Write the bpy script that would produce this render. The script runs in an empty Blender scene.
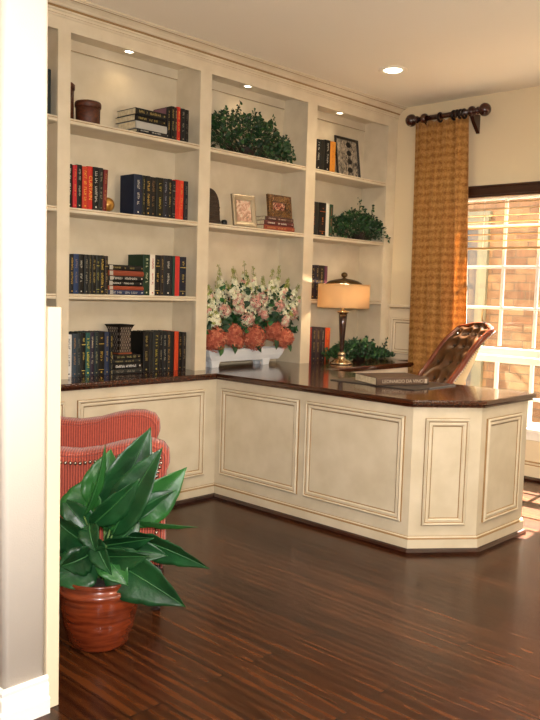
import bpy, bmesh, math, random
from mathutils import Vector, Matrix
rnd = random.Random(7)
C = bpy.context.scene.collection
PI = math.pi
# ---------------------------------------------------------------- camera
RT = Vector((0.69064836, -0.7225848, 0.02959829)); UP = Vector((0.04097812, 0.07996299, 0.99595518))
FW = Vector((0.72202884, 0.68664192, -0.08483647)); CP = Vector((-2.88058958, -3.69359849, 1.25627753)); FPX = 795.49
cd = bpy.data.cameras.new('camera'); cam = bpy.data.objects.new('camera', cd); C.objects.link(cam)
cd.sensor_fit = 'AUTO'; cd.sensor_width = 36; cd.lens = FPX / 720 * 36; cd.clip_start = .02
M3 = Matrix((RT, UP, -FW)).transposed(); cam.matrix_world = Matrix.Translation(CP) @ M3.to_4x4()
bpy.context.scene.camera = cam
def at(px, py, ax, val):
    """the point of the plane (axis = val) seen at a pixel: a survey of the photograph"""
    d = FW + RT * ((px - 270) / FPX) - UP * ((py - 360) / FPX)
    return CP + d * ((val - CP[ax]) / d[ax])
# ---------------------------------------------------------------- materials
def lin(h):
    if isinstance(h, str):
        h = h.lstrip('#'); h = [int(h[i:i+2], 16) / 255 for i in (0, 2, 4)]
    return tuple((c / 12.92 if c <= .04045 else ((c + .055) / 1.055) ** 2.4) for c in h) + (1,)
MC = {}
def mat(name, col, rough=.5, metal=0, col2=None, scale=20, stretch=(1, 1, 1), bump=0, bscale=60, coat=0, detail=4, emit=None, estr=0, sheen=0, trans=0, lo=.35, hi=.65, spec=None):
    if name in MC: return MC[name]
    m = bpy.data.materials.new(name); m.use_nodes = True; nt = m.node_tree; N = nt.nodes; L = nt.links
    b = N['Principled BSDF']; b.inputs['Base Color'].default_value = lin(col)
    b.inputs['Roughness'].default_value = rough; b.inputs['Metallic'].default_value = metal
    if spec is not None: b.inputs['Specular IOR Level'].default_value = spec
    if coat: b.inputs['Coat Weight'].default_value = coat; b.inputs['Coat Roughness'].default_value = .08
    if sheen: b.inputs['Sheen Weight'].default_value = sheen
    if trans: b.inputs['Transmission Weight'].default_value = trans
    tc = N.new('ShaderNodeTexCoord'); mp = N.new('ShaderNodeMapping'); mp.inputs['Scale'].default_value = stretch
    L.new(tc.outputs['Object'], mp.inputs['Vector'])
    if col2:
        no = N.new('ShaderNodeTexNoise'); no.inputs['Scale'].default_value = scale; no.inputs['Detail'].default_value = detail
        L.new(mp.outputs[0], no.inputs['Vector'])
        r = N.new('ShaderNodeValToRGB'); r.color_ramp.elements[0].color = lin(col); r.color_ramp.elements[1].color = lin(col2)
        r.color_ramp.elements[0].position = lo; r.color_ramp.elements[1].position = hi
        L.new(no.outputs['Fac'], r.inputs[0]); L.new(r.outputs[0], b.inputs['Base Color'])
    if bump:
        n2 = N.new('ShaderNodeTexNoise'); n2.inputs['Scale'].default_value = bscale; n2.inputs['Detail'].default_value = 3
        L.new(mp.outputs[0], n2.inputs['Vector']); bp = N.new('ShaderNodeBump'); bp.inputs['Strength'].default_value = bump; bp.inputs['Distance'].default_value = .003
        L.new(n2.outputs['Fac'], bp.inputs['Height']); L.new(bp.outputs[0], b.inputs['Normal'])
    if emit: b.inputs['Emission Color'].default_value = lin(emit); b.inputs['Emission Strength'].default_value = estr
    MC[name] = m; return m
def nodes(name):
    m = bpy.data.materials.new(name); m.use_nodes = True; MC[name] = m
    return m, m.node_tree.nodes, m.node_tree.links, m.node_tree.nodes['Principled BSDF']
def ramp(N, stops):
    r = N.new('ShaderNodeValToRGB'); e = r.color_ramp.elements
    while len(e) < len(stops): e.new(.5)
    for i, (p, c) in enumerate(stops): e[i].position = p; e[i].color = lin(c)
    return r

def floor_material():
    m, N, L, b = nodes('walnut_floor')
    tc = N.new('ShaderNodeTexCoord'); mp = N.new('ShaderNodeMapping'); mp.inputs['Rotation'].default_value = (0, 0, PI / 2)
    L.new(tc.outputs['Object'], mp.inputs['Vector'])
    br = N.new('ShaderNodeTexBrick'); br.offset = .37; br.offset_frequency = 2
    for k, v in (('Scale', 1), ('Brick Width', 1.15), ('Row Height', .127), ('Mortar Size', .0026), ('Mortar Smooth', .1), ('Bias', 0)): br.inputs[k].default_value = v
    br.inputs['Color1'].default_value = (0, 0, 0, 1); br.inputs['Color2'].default_value = (1, 1, 1, 1); br.inputs['Mortar'].default_value = (.5, .5, .5, 1)
    L.new(mp.outputs[0], br.inputs['Vector'])
    # grain: long noise, offset per plank
    off = N.new('ShaderNodeVectorMath'); off.operation = 'SCALE'; off.inputs['Scale'].default_value = 5.3; L.new(br.outputs['Color'], off.inputs[0])
    add = N.new('ShaderNodeVectorMath'); L.new(mp.outputs[0], add.inputs[0]); L.new(off.outputs[0], add.inputs[1])
    st = N.new('ShaderNodeMapping'); st.inputs['Scale'].default_value = (1.1, 9, 1); L.new(add.outputs[0], st.inputs['Vector'])
    n = N.new('ShaderNodeTexNoise'); n.inputs['Scale'].default_value = 2.2; n.inputs['Detail'].default_value = 8; n.inputs['Distortion'].default_value = 1.6; L.new(st.outputs[0], n.inputs['Vector'])
    w = N.new('ShaderNodeTexWave'); w.wave_type = 'BANDS'; w.bands_direction = 'Y'; w.inputs['Scale'].default_value = .8; w.inputs['Distortion'].default_value = 7; w.inputs['Detail'].default_value = 3; w.inputs['Detail Scale'].default_value = .8
    L.new(st.outputs[0], w.inputs['Vector'])
    mx = N.new('ShaderNodeMix'); mx.inputs[0].default_value = .22; L.new(n.outputs['Fac'], mx.inputs[2]); L.new(w.outputs['Fac'], mx.inputs[3])
    r = ramp(N, [(.30, '#2e160b'), (.5, '#43220f'), (.70, '#5e3317')]); L.new(mx.outputs[0], r.inputs[0])
    r2 = ramp(N, [(0, '#bdb8b4'), (1, '#ffffff')]); L.new(br.outputs['Color'], r2.inputs[0])
    mm = N.new('ShaderNodeMix'); mm.data_type = 'RGBA'; mm.blend_type = 'MULTIPLY'; mm.inputs[0].default_value = 1
    L.new(r.outputs[0], mm.inputs[6]); L.new(r2.outputs[0], mm.inputs[7])
    m3 = N.new('ShaderNodeMix'); m3.data_type = 'RGBA'; L.new(br.outputs['Fac'], m3.inputs[0]); L.new(mm.outputs[2], m3.inputs[6]); m3.inputs[7].default_value = lin('#160b06')
    L.new(m3.outputs[2], b.inputs['Base Color']); b.inputs['Specular IOR Level'].default_value = .3; b.inputs['Roughness'].default_value = .24
    bp = N.new('ShaderNodeBump'); bp.inputs['Strength'].default_value = .15; bp.inputs['Distance'].default_value = .002
    L.new(mx.outputs[0], bp.inputs['Height']); bp2 = N.new('ShaderNodeBump'); bp2.invert = True; bp2.inputs['Strength'].default_value = .5; bp2.inputs['Distance'].default_value = .002
    L.new(br.outputs['Fac'], bp2.inputs['Height']); L.new(bp.outputs[0], bp2.inputs['Normal']); L.new(bp2.outputs[0], b.inputs['Normal'])
    return m
def brick_material():
    m, N, L, b = nodes('exterior_brick')
    tc = N.new('ShaderNodeTexCoord'); sp = N.new('ShaderNodeSeparateXYZ'); cb = N.new('ShaderNodeCombineXYZ'); L.new(tc.outputs['Object'], sp.inputs[0])
    L.new(sp.outputs['Y'], cb.inputs['X']); L.new(sp.outputs['Z'], cb.inputs['Y'])
    br = N.new('ShaderNodeTexBrick')
    for k, v in (('Scale', 1), ('Brick Width', .25), ('Row Height', .084), ('Mortar Size', .006), ('Mortar Smooth', .3)): br.inputs[k].default_value = v
    br.inputs['Color1'].default_value = lin('#684c36'); br.inputs['Color2'].default_value = lin('#86684a'); br.inputs['Mortar'].default_value = lin('#5f5140')
    L.new(cb.outputs[0], br.inputs['Vector'])
    n = N.new('ShaderNodeTexNoise'); n.inputs['Scale'].default_value = 9; n.inputs['Detail'].default_value = 5; L.new(cb.outputs[0], n.inputs['Vector'])
    r = ramp(N, [(.3, '#b8a894'), (.7, '#fff4e4')]); L.new(n.outputs['Fac'], r.inputs[0])
    mm = N.new('ShaderNodeMix'); mm.data_type = 'RGBA'; mm.blend_type = 'MULTIPLY'; mm.inputs[0].default_value = .8
    L.new(br.outputs['Color'], mm.inputs[6]); L.new(r.outputs[0], mm.inputs[7]); L.new(mm.outputs[2], b.inputs['Base Color']); b.inputs['Roughness'].default_value = .9
    bp = N.new('ShaderNodeBump'); bp.invert = True; bp.inputs['Strength'].default_value = .6; bp.inputs['Distance'].default_value = .01; L.new(br.outputs['Fac'], bp.inputs['Height']); L.new(bp.outputs[0], b.inputs['Normal'])
    return m
def curtain_material():
    m, N, L, b = nodes('woven_gold_fabric')
    tc = N.new('ShaderNodeTexCoord'); sp = N.new('ShaderNodeSeparateXYZ'); L.new(tc.outputs['Object'], sp.inputs[0])
    def wave(s, d, dist=.6):
        w = N.new('ShaderNodeTexWave'); w.bands_direction = d; w.inputs['Scale'].default_value = s; w.inputs['Distortion'].default_value = dist; w.inputs['Detail'].default_value = 2; w.inputs['Detail Scale'].default_value = 3
        L.new(tc.outputs['Object'], w.inputs['Vector']); return w
    a = wave(5.6, 'Z', 1.6); c = wave(8.5, 'Y', 3.4); d = wave(38, 'Z', 4.0)
    n = N.new('ShaderNodeTexNoise'); n.inputs['Scale'].default_value = 75; n.inputs['Detail'].default_value = 5; L.new(tc.outputs['Object'], n.inputs['Vector'])
    def mix(x, y, f):
        k = N.new('ShaderNodeMix'); k.inputs[0].default_value = f; L.new(x, k.inputs[2]); L.new(y, k.inputs[3]); return k.outputs[0]
    f = mix(mix(mix(a.outputs['Fac'], c.outputs['Fac'], .35), d.outputs['Fac'], .35), n.outputs['Fac'], .6)
    r = ramp(N, [(.30, '#8e5c28'), (.5, '#b8843e'), (.70, '#d0a05c')]); L.new(f, r.inputs[0])
    L.new(r.outputs[0], b.inputs['Base Color']); b.inputs['Roughness'].default_value = .8; b.inputs['Sheen Weight'].default_value = .3
    bp = N.new('ShaderNodeBump'); bp.inputs['Strength'].default_value = .35; bp.inputs['Distance'].default_value = .003; L.new(f, bp.inputs['Height']); L.new(bp.outputs[0], b.inputs['Normal'])
    tr = N.new('ShaderNodeBsdfTranslucent'); L.new(r.outputs[0], tr.inputs['Color']); ms = N.new('ShaderNodeMixShader'); ms.inputs[0].default_value = .3
    L.new(b.outputs[0], ms.inputs[1]); L.new(tr.outputs[0], ms.inputs[2]); L.new(ms.outputs[0], N['Material Output'].inputs['Surface'])
    return m
def rib_material():
    m, N, L, b = nodes('red_ribbed_chenille')
    tc = N.new('ShaderNodeTexCoord'); w = N.new('ShaderNodeTexWave'); w.bands_direction = 'X'; w.inputs['Scale'].default_value = 31; w.inputs['Distortion'].default_value = .5
    L.new(tc.outputs['Object'], w.inputs['Vector']); n = N.new('ShaderNodeTexNoise'); n.inputs['Scale'].default_value = 90; n.inputs['Detail'].default_value = 3; L.new(tc.outputs['Object'], n.inputs['Vector'])
    k = N.new('ShaderNodeMix'); k.inputs[0].default_value = .4; L.new(w.outputs['Fac'], k.inputs[2]); L.new(n.outputs['Fac'], k.inputs[3])
    r = ramp(N, [(.2, '#7a3228'), (.5, '#a04232'), (.8, '#b85640')]); L.new(k.outputs[0], r.inputs[0]); L.new(r.outputs[0], b.inputs['Base Color'])
    b.inputs['Roughness'].default_value = .85; b.inputs['Sheen Weight'].default_value = .25
    bp = N.new('ShaderNodeBump'); bp.inputs['Strength'].default_value = .6; bp.inputs['Distance'].default_value = .004; L.new(k.outputs[0], bp.inputs['Height']); L.new(bp.outputs[0], b.inputs['Normal'])
    return m
def glass_material():
    m, N, L, b = nodes('window_glass')
    t = N.new('ShaderNodeBsdfTransparent'); g = N.new('ShaderNodeBsdfGlossy'); g.inputs['Roughness'].default_value = .02
    ms = N.new('ShaderNodeMixShader'); ms.inputs[0].default_value = .03
    L.new(t.outputs[0], ms.inputs[1]); L.new(g.outputs[0], ms.inputs[2]); L.new(ms.outputs[0], N['Material Output'].inputs['Surface'])
    return m
def art_material(name, base, stops, scale, stretch=(1, 1, 1), dist=2.0):
    m, N, L, b = nodes(name)
    tc = N.new('ShaderNodeTexCoord'); mp = N.new('ShaderNodeMapping'); mp.inputs['Scale'].default_value = stretch; L.new(tc.outputs['Object'], mp.inputs['Vector'])
    n = N.new('ShaderNodeTexNoise'); n.inputs['Scale'].default_value = scale; n.inputs['Detail'].default_value = 3; n.inputs['Distortion'].default_value = dist; L.new(mp.outputs[0], n.inputs['Vector'])
    r = ramp(N, stops); L.new(n.outputs['Fac'], r.inputs[0]); L.new(r.outputs[0], b.inputs['Base Color']); b.inputs['Roughness'].default_value = .35
    return m
CREAM = mat('cream_cabinet_paint', '#d9ccb3', .42, col2='#cec0a5', scale=7, bump=.08, bscale=40)
GLAZE = mat('brown_glaze', '#94744a', .5)
SHELFEDGE = mat('shelf_edge_glaze', '#a3835c', .5)
WOOD = mat('dark_walnut_top', '#4a2412', .16, col2='#2e150b', scale=5, stretch=(14, 1.2, 14), detail=8, coat=.5)
SHOE = mat('dark_shoe_moulding', '#38190f', .25, col2='#281009', scale=6, coat=.4)
WALL = mat('tan_wall_paint', '#dccbaa', .85, bump=.12, bscale=220)
WHITEWALL = mat('white_textured_wall', '#ddd4c8', .8, bump=.25, bscale=240)
CEIL = mat('cream_ceiling_paint', '#f6eedc', .9, bump=.1, bscale=220)
WHITE = mat('white_gloss_trim', '#f1efea', .3)
SASH = mat('white_sash_paint', '#f4f2ec', .4)
WAINS = mat('cream_wainscot_paint', '#dccdb2', .45)
FLOOR = floor_material(); BRICK = brick_material(); CURT = curtain_material(); RED = rib_material(); GLASS = glass_material()
CHROME = mat('polished_nickel', '#d9c9ad', .14, metal=1)
BRASS = mat('antique_bronze', '#6a5436', .3, metal=.9)
LAMPWOOD = mat('dark_lamp_wood', '#3a1c10', .2, col2='#26110a', scale=30, coat=.5)
RODWOOD = mat('mahogany_rod', '#3c150d', .22, col2='#2a0e0a', scale=14, coat=.5)
RINGM = mat('dark_bronze_ring', '#1d110d', .35, metal=.4)
PAGES = mat('book_pages', '#e3d5b4', .8, col2='#cbbb98', scale=60, stretch=(1, 1, 12))
LEATHER = mat('brown_tufted_leather', '#583618', .32, col2='#44280f', scale=14, bump=.15, bscale=120)
CHERRY = mat('cherry_chair_frame', '#7a3414', .24, col2='#54200c', scale=12, coat=.25)
CREAMFAB = mat('cream_upholstery', '#cdb98c', .8, bump=.2, bscale=160)
NAIL = mat('antique_nailhead', '#a89b90', .25, metal=1)
LEAFM = mat('glossy_leaf_green', '#1b4d26', .38, col2='#0f3419', scale=9, bump=.5, bscale=45)
LEAFL = mat('light_leaf_green', '#2c662a', .42, col2='#1a4c20', scale=9, bump=.5, bscale=45)
RIBM = mat('leaf_midrib_green', '#2f6230', .4)
STEMM = mat('green_stem', '#4f6b30', .6)
IVY = mat('dark_ivy_leaf', '#1d4422', .5, col2='#0f2c17', scale=30)
IVYL = mat('fresh_ivy_leaf', '#34602a', .5, col2='#224a20', scale=30)
TWIG = mat('brown_twig', '#3c3020', .8)
POT = mat('wood_grain_pot', '#7c3418', .27, col2='#56200f', scale=3.0, stretch=(3, 3, 22), detail=8, coat=.4)
CERAM = mat('white_ceramic', '#dde0e2', .3)
HYD = mat('rust_hydrangea', '#984230', .7, col2='#bf6648', scale=40)
HYD2 = mat('orange_hydrangea', '#bc6244', .7, col2='#d68e6c', scale=40)
PINK = mat('dusty_pink_petal', '#cf8f80', .7, col2='#dba898', scale=40)
IVORY = mat('ivory_petal', '#e8e4cc', .7, col2='#d2d0a8', scale=40)
BUD = mat('yellow_green_bud', '#8c9440', .6)
# ---------------------------------------------------------------- mesh helpers
def V(*a): return Vector(a)
class MB:
    def __init__(s): s.bm = bmesh.new(); s.mats = []
    def mi(s, m):
        if m not in s.mats: s.mats.append(m)
        return s.mats.index(m)
    def face(s, vs, m, smooth=False):
        try: f = s.bm.faces.new(vs)
        except ValueError: return None
        f.material_index = s.mi(m); f.smooth = smooth; return f
    def verts(s, pts): return [s.bm.verts.new(p) for p in pts]
    def box(s, a, b, m, mx=None):
        x0, y0, z0 = a; x1, y1, z1 = b
        p = [V(x, y, z) for z in (z0, z1) for y in (y0, y1) for x in (x0, x1)]
        if mx is not None: p = [mx @ q for q in p]
        v = s.verts(p)
        for f in ((0, 2, 3, 1), (4, 5, 7, 6), (0, 1, 5, 4), (2, 6, 7, 3), (0, 4, 6, 2), (1, 3, 7, 5)): s.face([v[i] for i in f], m)
    def prism(s, poly, z0, z1, m, mx=None, side=None, smooth=False):
        mx = mx or Matrix.Identity(4)
        a = s.verts([mx @ V(p[0], p[1], z0) for p in poly]); b = s.verts([mx @ V(p[0], p[1], z1) for p in poly]); n = len(poly)
        s.face(a[::-1], m); s.face(b, m)
        for i in range(n): s.face([a[i], a[(i+1) % n], b[(i+1) % n], b[i]], side or m, smooth)
    def loft(s, rings, m, closed=True, caps=True, smooth=True, mats=None):
        R = [s.verts(r) for r in rings]; n = len(R[0])
        for k in range(len(R) - 1):
            for i in range(n if closed else n - 1):
                j = (i + 1) % n; s.face([R[k][i], R[k][j], R[k+1][j], R[k+1][i]], (mats[k] if mats else m), smooth)
        if caps and closed: s.face(R[0][::-1], m); s.face(R[-1], m)
        return R
    def lathe(s, prof, m, seg=28, mx=None, mats=None, smooth=True, ratio=1):
        mx = mx or Matrix.Identity(4)
        rings = [[mx @ V(r * math.cos(2*PI*i/seg), r * ratio * math.sin(2*PI*i/seg), z) for i in range(seg)] for r, z in prof]
        s.loft(rings, m, mats=mats, smooth=smooth)
    def tube(s, pts, r, m, seg=8, smooth=True, caps=True):
        pts = [Vector(p) for p in pts]; n = len(pts); rr = r if hasattr(r, '__len__') else [r] * n
        rings = []; ref = None
        for i, p in enumerate(pts):
            t = (pts[min(i+1, n-1)] - pts[max(i-1, 0)]).normalized()
            if ref is None: ref = t.orthogonal().normalized()
            u = (ref - t * ref.dot(t)).normalized(); w = t.cross(u); ref = u
            rings.append([p + (u * math.cos(2*PI*k/seg) + w * math.sin(2*PI*k/seg)) * rr[i] for k in range(seg)])
        s.loft(rings, m, caps=caps, smooth=smooth)
    def ball(s, c, r, m, seg=16, mx=None):
        c = Vector(c); pr = [(max(r * math.sin(PI * k / 10), r * .004), -r * math.cos(PI * k / 10)) for k in range(11)]
        s.lathe(pr, m, seg, Matrix.Translation(c) if mx is None else mx @ Matrix.Translation(c))
    def sweep(s, path, prof, mats, closed=False, caps=True):
        """path: list of (x,y) ; prof: list of (out, z); mitred, out to the right of travel"""
        P = [Vector((p[0], p[1])) for p in path]; n = len(P); rings = []
        for i in range(n):
            def nrm(a, b): d = (b - a).normalized(); return Vector((d.y, -d.x))
            if closed: n0 = nrm(P[i-1], P[i]); n1 = nrm(P[i], P[(i+1) % n])
            else:
                n0 = nrm(P[max(i-1, 0)], P[max(i, 1)]); n1 = nrm(P[min(i, n-2)], P[min(i+1, n-1)])
            mtr = (n0 + n1); mtr = mtr / mtr.length / max(.2, (mtr.normalized().dot(n0)))
            rings.append([V(P[i].x + mtr.x * o, P[i].y + mtr.y * o, z) for o, z in prof])
        R = [s.verts(r) for r in rings]; k = len(prof)
        for i in range(n if closed else n - 1):
            a = R[i]; b = R[(i+1) % n]
            for j in range(k):
                j2 = (j + 1) % k
                s.face([a[j], a[j2], b[j2], b[j]], mats[j] if isinstance(mats, (list, tuple)) else mats)
        if not closed and caps:
            m0 = mats[0] if isinstance(mats, (list, tuple)) else mats
            s.face(R[0], m0); s.face(R[-1][::-1], m0)
    def build(s, name, parent=None, bevel=0, smooth_angle=None, loc=None):
        bmesh.ops.recalc_face_normals(s.bm, faces=s.bm.faces)
        me = bpy.data.meshes.new(name); s.bm.to_mesh(me); s.bm.free()
        for m in s.mats: me.materials.append(m)
        o = bpy.data.objects.new(name, me); C.objects.link(o)
        if parent: o.parent = parent
        if loc is not None: o.location = loc
        if bevel:
            bv = o.modifiers.new('bevel', 'BEVEL'); bv.width = bevel; bv.segments = 2; bv.limit_method = 'ANGLE'; bv.angle_limit = .6
        return o
def tag(o, label=None, cat=None, group=None, kind=None):
    if label: o['label'] = label
    if cat: o['category'] = cat
    if group: o['group'] = group
    if kind: o['kind'] = kind
    return o
def thing(name, label, cat, loc=(0, 0, 0), rz=0, group=None):
    o = bpy.data.objects.new(name, None); C.objects.link(o); o.location = loc; o.rotation_euler = (0, 0, rz); o.empty_display_size = .1
    return tag(o, label, cat, group)
def struct(o, label): return tag(o, label, kind='structure')
def boxo(name, a, b, m, parent=None, bevel=0):
    k = MB(); k.box(a, b, m); return k.build(name, parent, bevel)

# ================================================================= THE ROOM
XW = 2.378; ZC = 2.7104; YB = .262; ZD = .762
struct(boxo('floor', (-4.4, -5.2, -.1), (XW + .12, YB + .12, 0), FLOOR), 'dark walnut plank floor')
struct(boxo('ceiling', (-4.4, -5.2, ZC), (XW + .12, YB + .12, ZC + .1), CEIL), 'cream painted ceiling with recessed light')
struct(boxo('wall_back', (-1.66, YB, 0), (XW + .12, YB + .12, ZC), WALL), 'wall behind the built-in bookcases')
struct(boxo('wall_front', (-4.4, -5.2, 0), (XW + .12, -5.1, ZC), WALL), 'tan wall behind the viewer')
struct(boxo('wall_hall_left', (-4.5, -5.2, 0), (-4.4, YB + .12, ZC), WHITEWALL), 'white hallway wall')
struct(boxo('wall_hall_back', (-4.4, YB, 0), (-1.66, YB + .12, ZC), WHITEWALL), 'white end wall of hallway')
# window wall with one opening
WY0, WY1, WZ0, WZ1 = -1.745, -.550, .360, 2.0
k = MB()
k.box((XW, WY1, 0), (XW + .12, YB, ZC), WALL); k.box((XW, -5.2, 0), (XW + .12, WY0, ZC), WALL)
k.box((XW, WY0, 0), (XW + .12, WY1, WZ0), WALL); k.box((XW, WY0, WZ1), (XW + .12, WY1, ZC), WALL)
struct(k.build('wall_right'), 'tan painted wall with the window')
# partition between hall and study: rounded end towards the viewer, header over the opening
def rrect(x0, y0, x1, y1, r, n=5):
    out = []
    for cx, cy, a0 in ((x1 - r, y1 - r, 0), (x0 + r, y1 - r, 90), (x0 + r, y0 + r, 180), (x1 - r, y0 + r, 270)):
        for i in range(n + 1):
            a = math.radians(a0 + 90 * i / n); out.append((cx + r * math.cos(a), cy + r * math.sin(a)))
    return out
PX0, PX1, PY = -1.812, -1.676, -1.675
k = MB(); k.prism(rrect(PX0, PY, PX1, YB, .02), 0, ZC, WHITEWALL, smooth=True)
struct(k.build('wall_left'), 'white textured partition wall with bullnose corner at the left')
k = MB(); k.prism(rrect(PX0, -5.1, PX1, -3.55, .02), 0, ZC, WHITEWALL, smooth=True)
struct(k.build('wall_left_near'), 'white partition wall on the near side of the opening')
k = MB(); k.box((PX0, -3.56, 2.42), (PX1, PY + .01, ZC), WHITEWALL)
struct(k.build('wall_left_header', bevel=.015), 'white header over the opening')
# white baseboard wrapping the partition end (hall side)
bprof = [(0, 0), (.02, 0), (.02, .045), (.014, .052), (.014, .085), (.009, .092), (.011, .104), (.004, .112), (0, .112)]
k = MB(); k.sweep([(PX1 + .0, PY), (PX0, PY), (PX0, YB)][::1], [(o, z) for o, z in bprof], WHITE)
bb = k.build('baseboard_left')
struct(bb, 'white baseboard wrapping the partition wall end')
# sweep direction check is done by the sign: travelling -x along y=PY the right side is +y, so mirror it
bpy.data.objects.remove(bb, do_unlink=True)
k = MB(); k.sweep([(PX0, YB), (PX0, PY), (PX1, PY)], bprof, WHITE)   # travelling -y then +x : right side is -x then -y
struct(k.build('baseboard_left'), 'white baseboard wrapping the partition wall end')
# wainscot on the study side of the partition: its cream end shows beside the wall
k = MB(); k.box((PX1, PY + .002, .0), (-1.633, -.17, 1.196), WAINS)
struct(k.build('trim_1', bevel=.003), 'cream wainscot end beside the white partition wall')
# ---------------------------------------------------------------- panel mouldings
PANPROF = [(0, 0, GLAZE), (.0015, .010, CREAM), (.009, .017, CREAM), (.0145, .013, GLAZE), (.0185, .010, CREAM), (.030, .0115, CREAM), (.036, .006, GLAZE), (.0405, .003, CREAM), (.048, .0025, None)]
def panel(mb, o, ux, w, h, prof=PANPROF, nrm=None, pm=None):
    """rectangular moulding on a vertical face: o = lower corner, ux = unit along face, nrm = outward"""
    ux = Vector(ux); uz = V(0, 0, 1); o = Vector(o); rings = []
    for ins, hh, _ in prof:
        rings.append([o + ux * a + uz * b + nrm * hh for a, b in ((ins, ins), (w - ins, ins), (w - ins, h - ins), (ins, h - ins))])
    R = [mb.verts(r) for r in rings]
    for k2 in range(len(prof) - 1):
        for i in range(4): j = (i + 1) % 4; mb.face([R[k2][i], R[k2][j], R[k2+1][j], R[k2+1][i]], prof[k2][2])
    mb.face(R[-1], pm or CREAM)
BASEPROF = [(-.02, .0), (.012, .0), (.012, .070), (.007, .078), (.003, .084), (0, .086), (-.02, .086)]
BASEMATS = [CREAM, CREAM, GLAZE, CREAM, GLAZE, CREAM, CREAM]
SHOEPROF = [(.005, .0), (.030, .0), (.030, .012), (.024, .022), (.014, .027), (.005, .027)]
# ================================================================= BASE CABINETS
YL = -.166; XP = .366
A = V(XP, -1.573, 0); B = V(.636, -1.792, 0); E = V(1.127, -1.792, 0)
cabL = thing('base_cabinet', 'cream base cabinet with glazed panels under the left bookcases', 'cabinet', (-.65, .05, 0))
def pt(o): return o - Vector(cabL.location)
def build_at(mb, name, par, bevel=0):
    o = mb.build(name, None, bevel); o.parent = par; o.matrix_parent_inverse = Matrix.Translation(par.location).inverted(); return o
k = MB(); k.box((-1.625, YL, .0), (XP + .0, .255, .725), CREAM); build_at(k, 'body', cabL)
for x0, x1 in ((-.609, .273), (-1.56, -.686)):
    k = MB(); panel(k, (x0, YL, .148), (1, 0, 0), x1 - x0, .522, nrm=V(0, -1, 0)); build_at(k, 'panel', cabL)
k = MB(); k.sweep([(-1.625, YL), (XP, YL)], BASEPROF, BASEMATS); build_at(k, 'base_moulding', cabL)
k = MB(); k.sweep([(-1.625, YL), (XP - .0, YL)], SHOEPROF, SHOE); build_at(k, 'shoe_moulding', cabL)

desk = thing('desk_peninsula', 'cream panelled desk peninsula with clipped corner reaching into the room', 'desk', (.75, -.95, 0))
k = MB(); k.prism([(XP + .001, .2), (XP + .001, A.y), (B.x, B.y), (E.x, E.y), (E.x, -1.25), (.62, -1.25), (.62, -.33), (1.1, -.33), (1.1, .2)], .0, .725, CREAM); build_at(k, 'body', desk)
for y0, y1 in ((-.214, -.842), (-.890, -1.530)):
    k = MB(); panel(k, (XP + .001, y0, .148), (0, -1, 0), y0 - y1, .527, nrm=V(-1, 0, 0)); build_at(k, 'panel', desk)
dc = (B - A).normalized(); nc = V(dc.y, -dc.x, 0)
k = MB(); panel(k, A + dc * .062 + V(.001, 0, .138), dc, .224, .532, nrm=nc); build_at(k, 'panel', desk)
k = MB(); panel(k, (.684, E.y, .142), (1, 0, 0), .366, .523, nrm=V(0, -1, 0)); build_at(k, 'panel', desk)
pth = [(XP + .001, YL), (A.x + .001, A.y), (B.x, B.y), (E.x, E.y)]
k = MB(); k.sweep(pth, BASEPROF, BASEMATS); build_at(k, 'base_moulding', desk)
k = MB(); k.sweep(pth, SHOEPROF, SHOE); build_at(k, 'shoe_moulding', desk)
cabR = thing('base_cabinet', 'cream base cabinet under the right bookcases behind the lamp', 'cabinet', (1.75, -.05, 0))
k = MB(); k.prism([(1.102, -.325), (2.175, -.325), (2.175, -.19), (XW - .014, -.19), (XW - .014, .255), (1.102, .255)], 0, .725, CREAM); build_at(k, 'body', cabR)
for x0 in (1.17, 1.67):
    k = MB(); panel(k, (x0, -.325, .10), (1, 0, 0), .47, .56, nrm=V(0, -1, 0)); d = build_at(k, 'door', cabR)
    k = MB(); k.ball((x0 + (.43 if x0 < 1.5 else .04), -.347, .40), .014, BRASS); h = k.build('knob'); h.parent = d; h.matrix_parent_inverse = (d.matrix_parent_inverse).copy() if False else Matrix.Identity(4)
    h.parent = d; d_mw = Matrix.Translation(cabR.location) @ d.matrix_parent_inverse; h.matrix_parent_inverse = d_mw.inverted()
# worktop: one continuous slab, ogee edge
top = [(-1.625, .256), (-1.625, YL - .03), (XP - .03, YL - .03), (XP - .03, A.y - .016), (B.x - .012, B.y - .03), (1.157, B.y - .03), (1.157, -.355), (2.205, -.355), (2.205, -.205), (XW - .003, -.205), (XW - .003, .256)]
def offset_poly(poly, d):
    out = []; n = len(poly)
    for i in range(n):
        p0, p1, p2 = Vector(poly[i-1]), Vector(poly[i]), Vector(poly[(i+1) % n])
        a = (p1 - p0).normalized(); b = (p2 - p1).normalized(); n0 = Vector((a.y, -a.x)); n1 = Vector((b.y, -b.x))
        m_ = n0 + n1; m_ = m_.normalized() / max(.3, m_.normalized().dot(n0)); q = p1 + m_ * d
        out.append((min(max(q.x, -1.625), XW - .003), min(q.y, .256)))
    return out
k = MB(); rings = []
for off, z in ((-.012, .726), (-.012, .732), (-.003, .737), (0, .742), (0, .753), (-.003, .760), (-.006, .762)):
    # polygon runs counter-clockwise, so +d in offset_poly is outward
    rings.append([V(x, y, z) for x, y in offset_poly(top, off)])
k.loft(rings, WOOD, smooth=False)
tag(k.build('worktop'), 'dark glossy walnut worktop over the cabinets and desk', 'worktop')

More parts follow.
